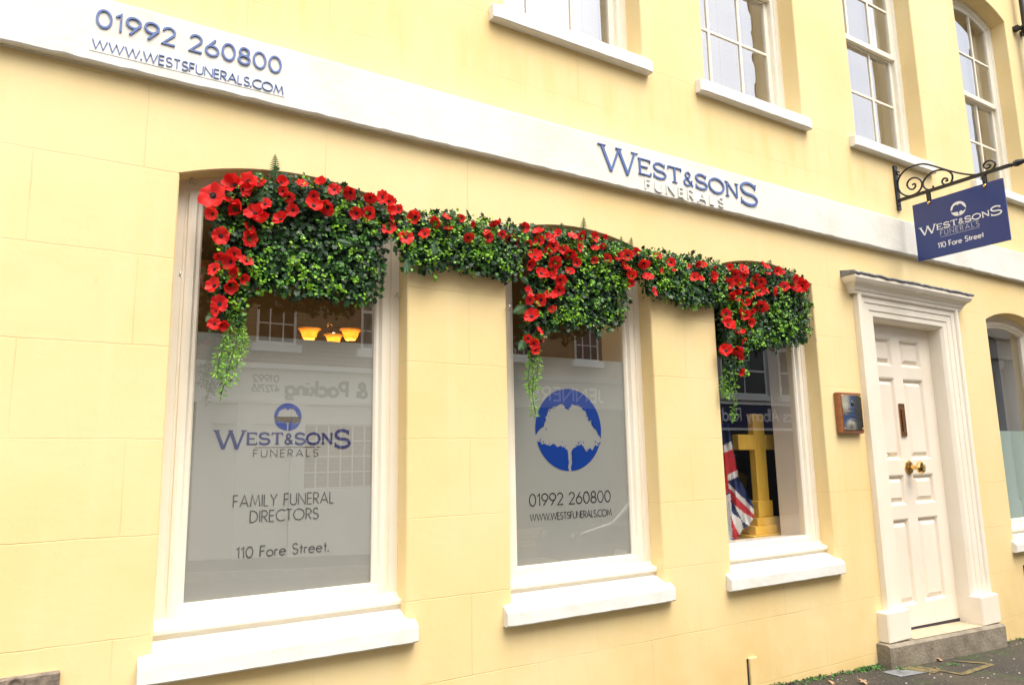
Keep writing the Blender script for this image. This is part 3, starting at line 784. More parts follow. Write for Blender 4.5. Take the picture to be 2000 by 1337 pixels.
mb.lathe(c, NY, [(0,.070), (.010,.072), (.020,.058), (.024,.030)], 8, sm=False)
mb.lathe(c, NY, [(.02,.022), (.085,.022), (.092,.034), (.105,.056), (.125,.064), (.142,.054), (.150,.030), (.151,0)], 8, sm=False)
mb.build('door_knob', M['brass'], door)
mb = MB(); mb.lathe((6.86, YD, -.02), NY, [(0,.020), (.006,.018), (.008,.0)], 14); mb.build('lock', M['cream'], door)

mb = MB()
def stp(x0, x1, y0, y1, zl, zr, zb, mi=0):
    b = .02; rows = []
    for x, i in ((x0,.012),(x0+b,0),(x1-b,0),(x1,.012)):
        zt = zl+(zr-zl)*(x-x0)/(x1-x0)
        rows.append([(x,y1,zt-i*.3), (x,y0+b+i,zt-i*.3), (x,y0+i,zt-b), (x,y0+i,zb)])
    ids = mb.grid(rows, mi); mb.face(ids[0][::-1], mi); mb.face(ids[-1], mi)
stp(6.20, 8.19, -.135, .16, -1.630, -1.700, -2.4)
dst = mb.build('doorstep', M['concrete'], bld)
mb = MB()
mb.poly([(6.63,-.10,-1.640), (7.85,-.10,-1.683), (7.85,.15,-1.676), (6.63,.15,-1.634)])
mb.build('tread', M['steptop'], dst)

# dark stone block low at the left, and the vent under the arched window
mb = MB(); mb.bbox(-.60, .082, -.03, .05, -1.25, -.885, .008)
mb.lathe((-.085,-.03,-.915), NY, [(0,.036), (.006,.036), (.010,.026), (.004,.020), (.004,0)], 18)
tag(mb.build('stone_block', M['granite'], bld), 'speckled brown stone block let into the wall')
mb = MB()
mb.box(8.985, 9.25, -.012, .03, -1.42, -1.22)
for k in range(5): mb.box(9.0, 9.235, -.02, -.0125, -1.405+k*.036, -1.385+k*.036)
mb.build('air_vent', M['iron'], bld)

# downpipe at the far end
dp = thing('downpipe', (10.72, -.12, -1.9), 'black cast iron downpipe with collar at the end of the yellow wall', 'downpipe')
mb = MB(); mb.tube([(10.72,-.12,-2.2), (10.72,-.12,7.4)], .055, 14); mb.build('pipe', M['iron'], dp)
for z in (5.62, 2.9, .2):
    mb = MB(); mb.lathe((10.72,-.12,z), Z_, [(-.04,.062), (-.04,.072), (.05,.072), (.06,.062)], 14)
    mb.box(10.575, 10.66, -.07, -.002, z-.02, z+.035); mb.box(10.78, 10.86, -.07, -.002, z-.02, z+.035)
    mb.build('bracket', M['iron'], dp)

# ------------------------------------------------------------------ raised lettering on the band
t = thing('shop_sign', (.48, -.06, 2.15), 'blue raised phone number and website lettering on the white band', 'sign', 'raised lettering on the white band')
YL = -.0607
mb = MB(); add_text(mb, '01992 260800', (.022,YL,2.207), X_, Z_, NY, .094, width=.915, weight=.112, track=.20, depth=.006)
mb.build('phone_lettering', M['letterblue'], t)
mb = MB(); add_text(mb, 'WWW.WESTSFUNERALS.COM', (.010,YL,2.083), X_, Z_, NY, .050, width=.945, weight=.105, track=.15, depth=.0055)
mb.build('website_lettering', M['letterblue'], t)
mb = MB(); mb.box(0, .965, -.0622, -.0602, 2.070, 2.148); mb.build('backing_strip', M['letterwhite'], t)
t = thing('shop_sign', (4.1, -.06, 2.15), 'blue raised serif name lettering with faded white word below on the white band', 'sign', 'raised lettering on the white band')
mb = MB(); add_text(mb, 'WEST&SONS', (3.275,YL,2.153), X_, Z_, NY, .122, width=1.71, weight=.13, track=.18, depth=.007, font=CG, big={0: (1.55,-.30), 8: (1.58,-.28)})
mb.build('name_lettering', M['letterblue'], t)
mb = MB(); add_text(mb, 'FUNERALS', (3.70,-.0607,2.040), X_, Z_, NY, .076, width=.86, weight=.12, track=.42, depth=.009)
mb.build('white_lettering', M['letterwhite'], t)

# ------------------------------------------------------------------ hanging sign
XB = 7.30
def onx(px, py):
    d = CF + CR*((px-1000)/F_PX) - CU*((py-668.5)/F_PX)
    k = XB/d.x
    return Vector((XB, -CAM_D+d.y*k, d.z*k))
brk = thing('sign_bracket', (XB, 0, 2.6), 'black wrought iron scroll bracket with spear tip holding the navy sign', 'bracket')
mb = MB(); mb.bbox(XB-.03, XB+.03, -.022, -.001, 2.50, 2.99, .004)
for z in (2.55, 2.93): mb.lathe((XB,-.022,z), NY, [(0,.014), (.006,.012), (.009,0)], 8)
mb.build('wall_plate', M['iron'], brk)
mb = MB(); mb.bbox(XB-.016, XB+.016, -1.075, -.020, 2.590, 2.622, .003)
mb.build('bar', M['iron'], brk)
mb = MB(); mb.lathe((XB,-1.07,2.606), NY, [(0,.012), (.012,.024), (.024,.012), (.032,.026), (.06,.034), (.19,.0)], 8, sm=False)
mb.build('finial', M['iron'], brk)
def smooth(pts, n=6):
    out = []
    for i in range(len(pts)-1):
        p0, p1, p2, p3 = pts[max(i-1,0)], pts[i], pts[i+1], pts[min(i+2,len(pts)-1)]
        for k in range(n):
            t_ = k/n
            out.append(.5*((2*p1)+(p2-p0)*t_+(2*p0-5*p1+4*p2-p3)*t_*t_+(3*p1-p0-3*p2+p3)*t_**3))
    out.append(pts[-1]); return out
def scroll(zpts, r=.0095):
    pts = [onx(1720+x/5.571, 280+y/5.571) for x, y in zpts]
    mb = MB(); mb.tube(smooth(pts), r, 8)
    return mb.build('scroll', M['iron'], brk)
scroll([(345,452),(372,440),(378,470),(350,500),(310,490),(288,450),(310,400),(365,374),(425,390),(450,440),(430,505),(370,555),(290,572),(215,530),(185,440),(215,350),(290,275),(390,235),(480,225),(590,250),(720,290),(860,325),(1000,342),(1100,332),(1190,300),(1240,250),(1240,205),(1195,185),(1140,205),(1120,245),(1145,272),(1180,262),(1195,235),(1165,232)])
scroll([(525,465),(548,455),(545,440),(520,428),(508,455),(530,475),(568,462),(572,485),(530,505),(485,490),(460,445),(480,390),(550,320),(640,290),(720,295),(775,335),(780,390),(755,435),(700,450),(668,420),(685,385),(720,382),(728,405),(705,410)][6:])
scroll([(235,325),(225,340),(195,345),(178,325),(195,308),(205,322)], .008)
hsn = thing('hanging_sign', (XB, -.57, 2.5), 'navy hanging sign board with white tree emblem and street address', 'hanging sign')
mb = MB(); mb.bbox(XB-.010, XB+.010, -1.0, -.150, 1.912, 2.508, .003)
board = mb.build('board', M['signnavy'], hsn)
for y in (-.320, -.845):
    mb = MB(); mb.box(XB-.020, XB-.0115, y-.014, y+.014, 2.505, 2.592); mb.box(XB+.0115, XB+.020, y-.014, y+.014, 2.505, 2.592)
    mb.build('hanger', M['iron'], hsn)
    mb = MB(); mb.lathe((XB-.010,y,2.482), (-1,0,0), [(0,.017), (.010,.017), (.016,.010), (.017,0)], 10)
    mb.build('bolt', M['brass'], hsn)
EXB, ENB = (0,-1,0), (-1,0,0)
XT = XB-.0105
mb = MB()
tree_logo(mb, (XT,-.587,2.338), EXB, Z_, ENB, .072, .0012)
mb.build('emblem', M['signwhite'], board); mb = MB()
add_text(mb, 'WEST&SONS', (XT,-.205,2.186), EXB, Z_, ENB, .052, width=.75, weight=.20, track=.20, depth=.0012, font=CG, big={0: (1.62,-.40), 8: (1.62,-.22)})
mb.build('lettering', M['signwhite'], board)
mb = MB(); add_text(mb, '110 Fore Street', (XT,-.360,1.999), EXB, Z_, ENB, .050, width=.42, weight=.17, track=.17, depth=.0012)
mb.build('lettering', M['signwhite'], board)
mb = MB()
add_text(mb, 'FUNERALS', (XT,-.395,2.118), EXB, Z_, ENB, .043, width=.36, weight=.095, track=.36, depth=.0012)
bar(mb, (XT,0,0), EXB, Z_, ENB, .395, .755, 2.1715, 2.1745, .0012); bar(mb, (XT,0,0), EXB, Z_, ENB, .395, .755, 2.1005, 2.1035, .0012)
mb.build('thin_lettering', mat('sign_grey_vinyl', (.55,.58,.66), .4), board)

# ------------------------------------------------------------------ plaque by the door
pq = thing('plaque', (6.08, 0, .37), 'polished brass plate on a varnished wood board beside the door', 'plaque')
mb = MB(); mb.bbox(5.905, 6.255, -.048, -.001, .185, .555, .008); mb.build('board', M['plaquewood'], pq)
mb = MB(); mb.bbox(5.945, 6.235, -.056, -.0485, .215, .530, .002); bp_ = mb.build('plate', M['plate'], pq)
mb = MB()
for k, (x0, x1) in enumerate(((6.03,6.16),(6.00,6.19),(6.03,6.16),(6.05,6.14))):
    bar(mb, (0,-.0562,0), X_, Z_, NY, x0, x1, .40-k*.035, .407-k*.035, .0006)
mb.lathe((6.095,-.0562,.455), NY, [(0,.026), (.0006,.026), (.0007,0)], 18)
mb.build('engraving', M['dark'], bp_)
mb = MB()
for x in (5.957, 6.223):
    for z in (.227, .518): mb.lathe((x,-.056,z), NY, [(0,.007), (.003,.006), (.004,0)], 8)
mb.build('screw', M['brass'], bp_)

# ------------------------------------------------------------------ screw hooks on the window frames
HOOKS = [((.475,-.002,.975), 'small steel screw hook on the yellow wall edge left of the widest shop window'),
         ((1.725,.130,1.025), 'small steel screw hook on the right frame of the widest shop window'),
         ((2.455,-.002,.995), 'small steel screw hook on the yellow pier left of the blue emblem window'),
         ((3.752,.06,1.02), 'small steel screw hook right of the blue emblem window'),
         ((5.738,.06,1.02), 'small steel screw hook right of the window with the cross'),
         ((.520,.130,1.535), 'small steel screw hook on the frame beside the largest poppy')]
for (x, y, z), lb in HOOKS:
    mb = MB()
    pts = [Vector((x,y,z)), Vector((x,y-.03,z))] + [Vector((x+.0, y-.045+.014*math.cos(q), z+.014*math.sin(q))) for q in [R(0+30*k) for k in range(10)]]
    mb.tube(pts, .0035, 6)
    mb.tube([(x,y-.03,z), (x+.02,y-.02,z-.012), (x+.034,y-.025,z-.004)], .0025, 5)
    tag(mb.build('screw_hook', M['steel'], org=(x,y,z)), lb, 'hook', 'screw hooks round the shop windows')

# ------------------------------------------------------------------ inside the windows
ch = thing('pendant_light', (1.76, 1.5, 1.0), 'lit pendant light with three amber glass bowl shades inside the widest window', 'light')
mb = MB(); mb.tube([(1.755,1.5,.80), (1.755,1.5,1.075)], .009, 8); mb.tube([(1.775,1.5,.95), (1.775,1.5,1.075)], .004, 6)
mb.tube([(1.735,1.5,1.06),(1.745,1.5,1.09),(1.765,1.5,1.09),(1.775,1.5,1.07)], .005, 6)
mb.build('stem', M['copper'], ch)
for (x, y, z, k_) in ((1.595,1.5,1.02,.92), (1.925,1.5,1.04,.92), (1.742,1.36,.965,.80)):
    mb = MB(); mb.tube([(1.757,1.5,.84), ((x+1.757)/2,(y+1.5)/2,.80), (x,y,z-.12)], .007, 6); mb.build('arm', M['brass'], ch)
    mb = MB(); mb.lathe((x,y,z), Z_, [(h_*k_*.80, r_*k_*1.04) for h_, r_ in [(-.10,.018), (-.094,.040), (-.06,.056), (-.03,.062), (.003,.074), (.018,.094), (.021,.092), (.004,.070), (-.03,.057), (-.08,.040)]], 22)
    s = mb.build('shade', M['amber'], ch)
    mb = MB(); mb.lathe((x,y,z+.0), Z_, [(-.05,.012), (-.03,.026), (0,.030), (.024,.018), (.030,0)], 12); mb.build('bulb', M['bulb'], s)
ld = bpy.data.lights.new('pendant_glow', 'POINT'); ld.energy = 5; ld.color = (1,.66,.28); ld.shadow_soft_size = .06
lo = bpy.data.objects.new('pendant_glow', ld); COL.objects.link(lo); lo.parent = ch; lo.location = (0, .35, .35)

# standing wooden cross
cr = thing('wooden_cross', (5.56, .6, -.77), 'golden oak cross on a stepped base standing inside the clear window', 'cross')
yc, dc = .60, .035
mb = MB(); mb.bbox(5.49, 5.64, yc-dc, yc+dc, -.50, .39, .004)
mb.build('post', M['oak'], cr)
mb = MB(); mb.bbox(5.27, 5.488, yc-dc-.002, yc+dc, .058, .198, .004); mb.bbox(5.642, 5.855, yc-dc-.002, yc+dc, .058, .198, .004)
mb.build('crossbar', M['oak'], cr)
mb = MB(); mb.bbox(5.465, 5.665, yc-.05, yc+.05, -.55, -.405, .006); mb.bbox(5.40, 5.735, yc-.08, yc+.08, -.620, -.5505, .004)
mb.bbox(5.335, 5.80, yc-.105, yc+.105, -.692, -.6205, .004); mb.bbox(5.262, 5.868, yc-.14, yc+.14, -.775, -.6925, .004)
mb.build('stepped_base', M['oak'], cr)
# ledge and the desk behind
dk = thing('window_table', (5.5, .75, -.8), 'white draped display table behind the clear window', 'table')
mb = MB(); mb.bbox(4.5, 6.2, .46, 1.15, -.815, -.776, .006); mb.build('tabletop', M['letterwhite'], dk)
for x in (4.55, 6.15):
    for y in (.5, 1.1):
        mb = MB(); mb.box(x-.03, x+.03, y-.03, y+.03, -1.6, -.816); mb.build('leg', M['oak'], dk)
pc = MB(); pc.poly([(5.62,.78,-.772),(6.02,.90,-.772),(5.96,.98,-.42),(5.62,.88,-.42)]); pc.poly([(5.62,.786,-.772),(6.02,.906,-.772),(5.96,.986,-.42),(5.62,.886,-.42)][::-1])
tag(pc.build('card', M['letterwhite'], org=(5.8,.85,-.77)), 'white card leaning behind the wooden cross', 'card')
yf = MB(); yf.bbox(6.02, 6.20, 1.30, 1.34, -.42, -.16, .006)
yo = yf.build('folder', mat('yellow_card', (.55,.42,.02), .5), org=(6.1,1.32,-.29)); yo.rotation_euler = (0, R(24), 0)
tag(yo, 'yellow folder on the dark shelf right of the wooden cross', 'folder')
bk = thing('bookcase', (5.6, 2.6, -1.6), 'dark bookcase in the room behind the wooden cross', 'bookcase')
mb = MB()
for x in (4.7, 5.6, 6.3): mb.box(x-.02, x+.02, 2.3, 2.7, -1.6, .62)
mb.box(4.68, 6.32, 2.71, 2.74, -1.6, .62); mb.build('case', M['roomdark'], bk)
for z in (-1.0, -.55, -.15, .25, .6):
    mb = MB()
    for x0, x1 in ((4.72,5.58),(5.62,6.28)): mb.box(x0, x1, 2.3, 2.70, z, z+.03)
    mb.build('shelf', wood_mat('shelf_wood', (.10,.05,.02), (.07,.035,.015)) if z == -1.0 else bpy.data.materials['shelf_wood'], bk)
rng = random.Random(9); bkc = [mat('book_cover', c, .6) for c in ((.12,.05,.03), (.05,.06,.09), (.20,.14,.08), (.05,.09,.06))]
mb = MB()
for z in (-.97, -.52, -.12, .28):
    x = 4.75
    while x < 5.5:
        w = rng.uniform(.03,.06); mb.box(x, x+w-.004, 2.4, 2.6, z, z+rng.uniform(.2,.3), rng.randrange(4)); x += w
mb.build('books', bkc, bk)
# warm timber door leaf at the back of that room
mb = MB(); mb.bbox(5.62, 6.24, 2.20, 2.24, .70, 2.0, .01)
for x0, x1 in ((5.68,5.90),(5.96,6.18)): mb.bbox(x0, x1, 2.18, 2.2, .78, 1.9, .01)
tag(mb.build('picture_board', wood_mat('warm_board', (.42,.19,.05), (.30,.12,.03)), org=(5.93,2.2,.7)), 'warm brown panelled board high in the room behind the cross', 'board')

# flag hanging behind the left side of the clear window
def inpoly(p, poly):
    x, y = p; c = False; j = len(poly)-1
    for i in range(len(poly)):
        xi, yi = poly[i]; xj, yj = poly[j]
        if (yi > y) != (yj > y) and x < (xj-xi)*(y-yi)/(yj-yi)+xi: c = not c
        j = i
    return c
FL_OUT = [(60,60),(165,100),(182,180),(222,370),(272,620),(276,670),(345,800),(415,940),(412,1022),(372,1090),(316,1128),(284,1180),(276,1246),(60,1256)]
FL = [(1, [(60,430),(150,395),(215,362),(228,432),(155,462),(60,505)]), (2, [(60,505),(155,460),(228,430),(266,612),(185,652),(60,700)]),
      (1, [(60,710),(185,650),(268,610),(280,664),(190,707),(60,770)]), (2, [(60,440),(150,460),(186,650),(196,800),(170,826),(60,860)]),
      (1, [(188,728),(215,752),(335,868),(420,965),(420,1030),(372,1100),(316,1060),(205,850)]),
      (2, [(195,768),(300,888),(412,1000),(412,1032),(330,985),(240,912),(200,832)]),
      (1, [(60,860),(170,826),(205,822),(222,985),(300,1040),(325,1130),(288,1180),(240,1110),(235,1256),(60,1256)]),
      (2, [(208,1000),(250,1110),(288,1180),(278,1244),(228,1192)]),
      (0, [(222,1196),(248,1230),(240,1256),(222,1256)])]
mb = MB(); GX, GY = 46, 150; ids = {}
def fpt(i, j):
    if (i, j) not in ids:
        zx, zy = 60+(420-60)*i/GX, 60+(1260-60)*j/GY
        Y = .50+.030*math.sin(zx*.045+zy*.006)+.012*math.sin(zx*.11-zy*.013)+.00003*(zy-600)
        ids[(i,j)] = mb.vert(at(1380+zx/4.455, 780+zy/4.455, Y))
    return ids[(i,j)]
for i in range(GX):
    for j in range(GY):
        c = (60+360*(i+.5)/GX, 60+1200*(j+.5)/GY)
        if not inpoly(c, FL_OUT): continue
        mi = 0
        for k, pl in FL:
            if inpoly(c, pl): mi = k
        mb.face((fpt(i,j), fpt(i,j+1), fpt(i+1,j+1), fpt(i+1,j)), mi, True)
tag(mb.build('flag', [mat('flag_navy', (.012,.03,.12), .8), mat('flag_white', (.72,.72,.70), .8), mat('flag_red', (.55,.02,.03), .8)], org=(5.2,.5,-.5)),
    'red, white and blue national flag hanging in folds beside the wooden cross', 'flag')

# ------------------------------------------------------------------ foliage and poppies
rl = random.Random(21)
IVY = [(0,0,0), (.18,-.06,.0), (.46,.10,-.05), (.30,.34,.02), (.44,.62,-.06), (.16,.62,.02), (0,1.0,-.10), (-.16,.62,.02), (-.44,.62,-.06), (-.30,.34,.02), (-.46,.10,-.05), (-.18,-.06,0)]
BOX = [(0,0,0), (.34,.22,.08), (.42,.58,.10), (.22,.92,.02), (0,1.0,-.02), (-.22,.92,.02), (-.42,.58,.10), (-.34,.22,.08)]
LANCE = [(0,0,0), (.15,.25,.05), (.17,.55,.05), (0,1.0,-.10), (-.17,.55,.05), (-.15,.25,.05)]
def basis(nrm, spin):
    nrm = nrm.normalized(); u = nrm.orthogonal().normalized(); w = nrm.cross(u)
    c, s = math.cos(spin), math.sin(spin)
    return u*c+w*s, w*c-u*s, nrm
def leaf(mb, p, shape, size, nrm, spin, mi, sm=False):
    ux, uy, un = basis(nrm, spin)
    c = mb.vert(p + (uy*.45+un*-.04)*size)
    ids = [mb.vert(p + (ux*x+uy*y+un*z)*size) for x, y, z in shape]
    n = len(ids)
    for i in range(n): mb.face((c, ids[i], ids[(i+1) % n]), mi, True)
def fern(mb, p0, p1, width, nrm, mi=0, droop=.0):
    p0, p1 = Vector(p0), Vector(p1); ax = p1-p0; L = ax.length; ax.normalize()
    sd_ = ax.cross(nrm).normalized(); n = 13
    for i in range(n):
        t_ = (i+.6)/n; p = p0+ax*L*t_+nrm*(.10*L*math.sin(t_*2.2))
        w = width*(math.sin(math.pi*min(1, t_*.80+.20))**.8)*(1-.25*t_)
        for sgn in (1, -1):
            tip = p + (sd_*sgn + ax*.42).normalized()*w - nrm*w*.18
            b0 = p-ax*L*.026; b1 = p+ax*L*.032
            mid0 = b0.lerp(tip,.55)-ax*L*.012; mid1 = b1.lerp(tip,.55)+ax*L*.010
            mb.poly([b0, mid0, tip, mid1, b1], mi, True)
    mb.tube([p0+nrm*(.10*L*math.sin(t_*2.2)) + ax*L*t_ for t_ in (0,.33,.66,1)], .0025, 4, mi)

def poppy_mesh(rng, cup, npet):
    mb = MB()
    for k in range(npet):
        a0 = 2*math.pi*k/npet + rng.uniform(-.12,.12)
        hwid = math.pi/npet*1.45
        ph, ph2 = rng.uniform(0,6), rng.uniform(0,6); cupk = cup*rng.uniform(.75,1.3); ln = rng.uniform(.9,1.08); lift = (k % 2)*.035
        NV, NU = 6, 8; rows = []
        for j in range(NV+1):
            v = j/NV; row = []
            for i in range(NU+1):
                u = -1+2*i/NU
                r = .10 + ln*v*(1-.26*abs(u)**2.2*v - .10*math.exp(-(u*4+.6*math.sin(ph2))**2)*v) + .06*math.sin(7*u+ph)*v**3
                a = a0 + u*hwid*(.55+.45*math.sin(math.pi*min(.75,.25+v*.5)))
                z = lift + cupk*v**1.4*.62 - .16*max(0, v-.7)*(2.2 if cup < .6 else .4) + .10*math.sin(5.5*u+ph2)*v**2 + .05*abs(u)*v
                row.append((r*math.cos(a), r*math.sin(a), z))
            rows.append(row)
        ids = [[mb.vert(p) for p in r_] for r_ in rows]
        for j in range(NV):
            for i in range(NU):
                dk_ = j == 0
                mb.face((ids[j][i], ids[j][i+1], ids[j+1][i+1], ids[j+1][i]), 1 if dk_ else 0, True)
    me = bpy.data.meshes.new('poppy'); me.from_pydata(mb.v, [], mb.f)
    me.materials.append(M['red']); me.materials.append(M['poppydark'])
    me.polygons.foreach_set('material_index', mb.mi); me.polygons.foreach_set('use_smooth', mb.sm); me.update()
    return me
def centre_mesh(rng):
    mb = MB(); mb.lathe((0,0,.02), Z_, [(0,.10), (.08,.12), (.13,.09), (.16,0)], 9)
    for k in range(26):
        a = rng.uniform(0, 6.28); r = rng.uniform(.12,.22); h = rng.uniform(.10,.20)
        p = Vector((r*math.cos(a), r*math.sin(a), h)); b = p*.45; b.z = .02
        mb.tube([b, p], .012, 3, cap=False); q = .022
        mb.poly([p+Vector((q,0,0)), p+Vector((0,q,.01)), p+Vector((-q,0,0)), p+Vector((0,-q,.01))]); mb.poly([p+Vector((q,0,0)), p+Vector((0,0,q)), p+Vector((-q,0,0)), p+Vector((0,0,-q))])
    me = bpy.data.meshes.new('flower_centre'); me.from_pydata(mb.v, [], mb.f); me.materials.append(M['stamen']); me.update()
    return me
PM = [poppy_mesh(random.Random(30+i), c, n_) for i, (c, n_) in enumerate(((.42,4),(.55,5),(.72,4),(.95,4),(.48,5),(.65,5),(1.25,4)))]
CM = [centre_mesh(random.Random(60+i)) for i in range(2)]

def to_px(zoom):
    ox, oy, k, pts = zoom
    return [(ox+x/k, oy+y/k, r/k) for x, y, r in pts]
P_A = to_px((340,280,2.572, [(300,205,45),(370,190,45),(425,205,38),(350,232,40),(285,287,38),(325,332,42),(190,355,38),(403,347,45),(455,300,35),(443,388,40),(378,430,35),(382,478,42),(235,465,45),
 (540,195,32),(548,240,30),(578,270,35),(595,335,38),(533,378,38),(642,203,30),(700,265,30),(703,308,38),(735,200,28),(768,322,38),(805,230,32),(885,248,35),(915,352,30),(978,350,38),(985,275,28),(1045,268,32),(1080,290,30),(1080,335,35),(1125,330,30),(1110,375,28),(1080,425,42),
 (225,568,32),(300,555,38),(280,595,38),(365,588,36),(198,628,36),(308,660,36),(345,680,28),(282,713,42),(197,712,40),(225,805,40),(205,840,32),(200,905,32),(240,910,26)])) 
P_B = to_px((740,360,2.907, [(205,185,38),(155,298,38),(320,215,38),(380,185,32),(392,250,28),(258,277,36),(468,192,22),(535,225,18),(510,303,32),(655,217,36),(620,300,36),(610,268,20),(700,285,25)]))
P_C = to_px((740,360,2.907, [(745,310,32),(785,335,36),(825,245,32),(850,335,24),(905,268,38),(910,320,30),(968,305,32),(990,350,32),(965,375,32),(1015,278,25),(1100,290,30),(1150,295,32),(1085,395,38),(1050,370,30),(1145,358,32),(1225,300,30),(1290,297,16),(1228,365,24),(1272,352,24),(1225,430,22),(1297,418,26),(1362,405,30),(1412,402,30),(1460,382,28),(1395,468,34),(1435,520,32),(1432,560,28),
 (885,408,40),(858,455,34),(1000,445,44),(1000,485,30),(925,502,34),(978,518,30),(1125,445,26),(1087,493,30),(1032,542,34),(1025,600,32),(975,630,38),(850,610,34),(855,655,32),(918,655,34),(986,710,26),(865,745,42),(915,830,32),(848,877,26),(880,905,28),(890,940,26),(935,880,16)]))
P_D = to_px((1200,460,3.343, [(195,185,40),(218,270,42),(265,365,30),(285,135,32),(370,175,30),(310,230,24),(385,228,20),(485,200,18),(545,185,26),(579,190,28),(522,270,30),(571,278,18),(655,205,12),(640,262,32),(648,290,22)]))
P_E = to_px((1200,460,3.343, [(700,275,30),(750,312,36),(720,300,25),(755,205,22),(845,218,36),(790,252,34),(851,258,26),(985,200,34),(920,270,30),(825,312,34),(885,325,32),(960,302,30),(1000,245,24),(1065,230,28),(1095,238,22),(950,360,34),(988,360,26),(1045,365,34),(1110,330,32),(1170,280,34),(1225,330,45),(1185,345,36),(1215,295,30),(755,385,34),(800,365,28),(795,415,26),(855,375,20),(900,405,26),(960,465,44),(860,440,26),(820,490,34),(855,520,34),(732,510,34),(745,578,44),(885,565,28),(905,495,20),(820,630,32),(840,685,30),(730,748,44),(800,740,38),(828,790,22),(828,890,26)]))

def garland(label, poly_px, Y, thick, poppies, ferns, trails, n_leaf, lime_frac, fringe):
    poly = [at(x, y, Y) for x, y in poly_px]; pl = [(p.x, p.z) for p in poly]
    x0, x1 = min(p[0] for p in pl), max(p[0] for p in pl); z0, z1 = min(p[1] for p in pl), max(p[1] for p in pl)
    cx = (x0+x1)/2
    root = thing('flower_garland', (cx, Y, z0), label, 'garland', 'artificial flower garlands over the shop windows')
    def rnd(shrink=0):
        while True:
            p = (rl.uniform(x0, x1), rl.uniform(z0, z1))
            if inpoly(p, pl): return p
    # dark mat the leaves are clipped to: a shallow slab with a stepped border
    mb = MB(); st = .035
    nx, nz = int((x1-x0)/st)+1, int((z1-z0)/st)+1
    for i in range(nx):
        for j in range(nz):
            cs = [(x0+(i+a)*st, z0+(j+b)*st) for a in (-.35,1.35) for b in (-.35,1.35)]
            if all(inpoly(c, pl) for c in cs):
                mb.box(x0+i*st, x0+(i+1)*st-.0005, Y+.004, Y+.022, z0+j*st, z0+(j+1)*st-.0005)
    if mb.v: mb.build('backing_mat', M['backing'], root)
    mb = MB()
    area = 0
    for i in range(len(pl)):
        a, b = pl[i], pl[(i+1) % len(pl)]; area += a[0]*b[1]-b[0]*a[1]
    area = abs(area)/2
    for k in range(int(n_leaf*1.3*area)):
        x, z = rnd(); y = Y - thick*(rl.random()**1.3)
        nrm = Vector((rl.gauss(-.10,.50), -1, rl.gauss(.25,.50)))
        if rl.random() < .50: leaf(mb, Vector((x,y,z)), IVY, rl.uniform(.024,.043), nrm, rl.uniform(0,6.28), 0)
        else: leaf(mb, Vector((x,y,z)), BOX, rl.uniform(.016,.028), nrm, rl.uniform(0,6.28), rl.choice((0,1,1,2)))
    # rosettes of small round leaves
    cl = [rnd() for _ in range(int(9*area)+2)]
    for k in range(int(lime_frac*1.45*area)):
        x, z = rnd()
        if rl.random() < .6:
            q = rl.choice(cl); x, z = q[0]+rl.gauss(0,.09), q[1]+rl.gauss(0,.07)
            if not inpoly((x,z), pl): continue
        y = Y - thick*rl.uniform(.75,1.18); mi = 3 if rl.random() < .62 else 2
        c0 = Vector((x,y,z)); base = Vector((rl.gauss(0,.3), -1, rl.gauss(.3,.3)))
        for q in range(rl.randint(5,8)):
            nrm = base+Vector((rl.gauss(0,.55), rl.gauss(0,.2), rl.gauss(0,.55)))
            leaf(mb, c0+Vector((rl.gauss(0,.009), rl.gauss(0,.008), rl.gauss(0,.009))), BOX, rl.uniform(.0135,.0225), nrm, rl.uniform(0,6.28), mi)
    # ragged ivy along the lower border and loose leaves all round it
    for k in range(len(pl)):
        a, b = Vector((pl[k][0],0,pl[k][1])), Vector((pl[(k+1) % len(pl)][0],0,pl[(k+1) % len(pl)][1]))
        out = Vector(((b-a).z, 0, -(b-a).x)); out.normalize()
        mid = (a+b)/2+out*.02
        if inpoly((mid.x, mid.z), pl): out = -out
        for q in range(int((b-a).length*fringe)):
            p = a.lerp(b, rl.random())+out*abs(rl.gauss(0,.016)) + Vector((0, Y-rl.uniform(-.01,thick), 0))
            nrm = Vector((rl.gauss(0,.5), -1, rl.gauss(.1,.5)))
            if rl.random() < .5: leaf(mb, p, IVY, rl.uniform(.026,.046), nrm, rl.uniform(0,6.28), 0 if rl.random() < .7 else 1)
            else: leaf(mb, p, BOX, rl.uniform(.016,.026), nrm, rl.uniform(0,6.28), rl.choice((0,1,2,3)))
        if out.z < -.5:       # hanging sprigs
            for q in range(int((b-a).length*13)):
                p = a.lerp(b, rl.random())+Vector((0,Y-rl.uniform(0,thick*.7),0)); L = rl.uniform(.02,.085); dx = rl.gauss(0,.02)
                mb.tube([p, p+Vector((dx*.4,0,-L*.5)), p+Vector((dx,-.01,-L))], .0018, 4, 0)
                mi = 0 if rl.random() < .75 else 3
                for s_ in range(rl.randint(2,4)):
                    leaf(mb, p+Vector((dx*(s_+1)/4+rl.gauss(0,.01),-.005,-L*(s_+1)/4)), IVY if mi == 0 else BOX, rl.uniform(.02,.036), Vector((rl.gauss(0,.5),-1,rl.gauss(0,.5))), rl.uniform(0,6.28), mi)
    mb.build('foliage', [M['lf_dark'], M['lf_mid'], M['lf_light'], M['lf_lime']], root)
    for (xa, ya, xb, yb, wpx) in ferns:
        p0, p1 = at(xa, ya, Y-thick*.7), at(xb, yb, Y-thick*1.0)
        sc_ = (p1-p0).length/max(1, math.hypot(xb-xa, yb-ya))
        mb = MB(); fern(mb, p0, p1, wpx*sc_*1.05, Vector((-.15,-1,.1)).normalized()); mb.build('fern_frond', M['fern'], root)
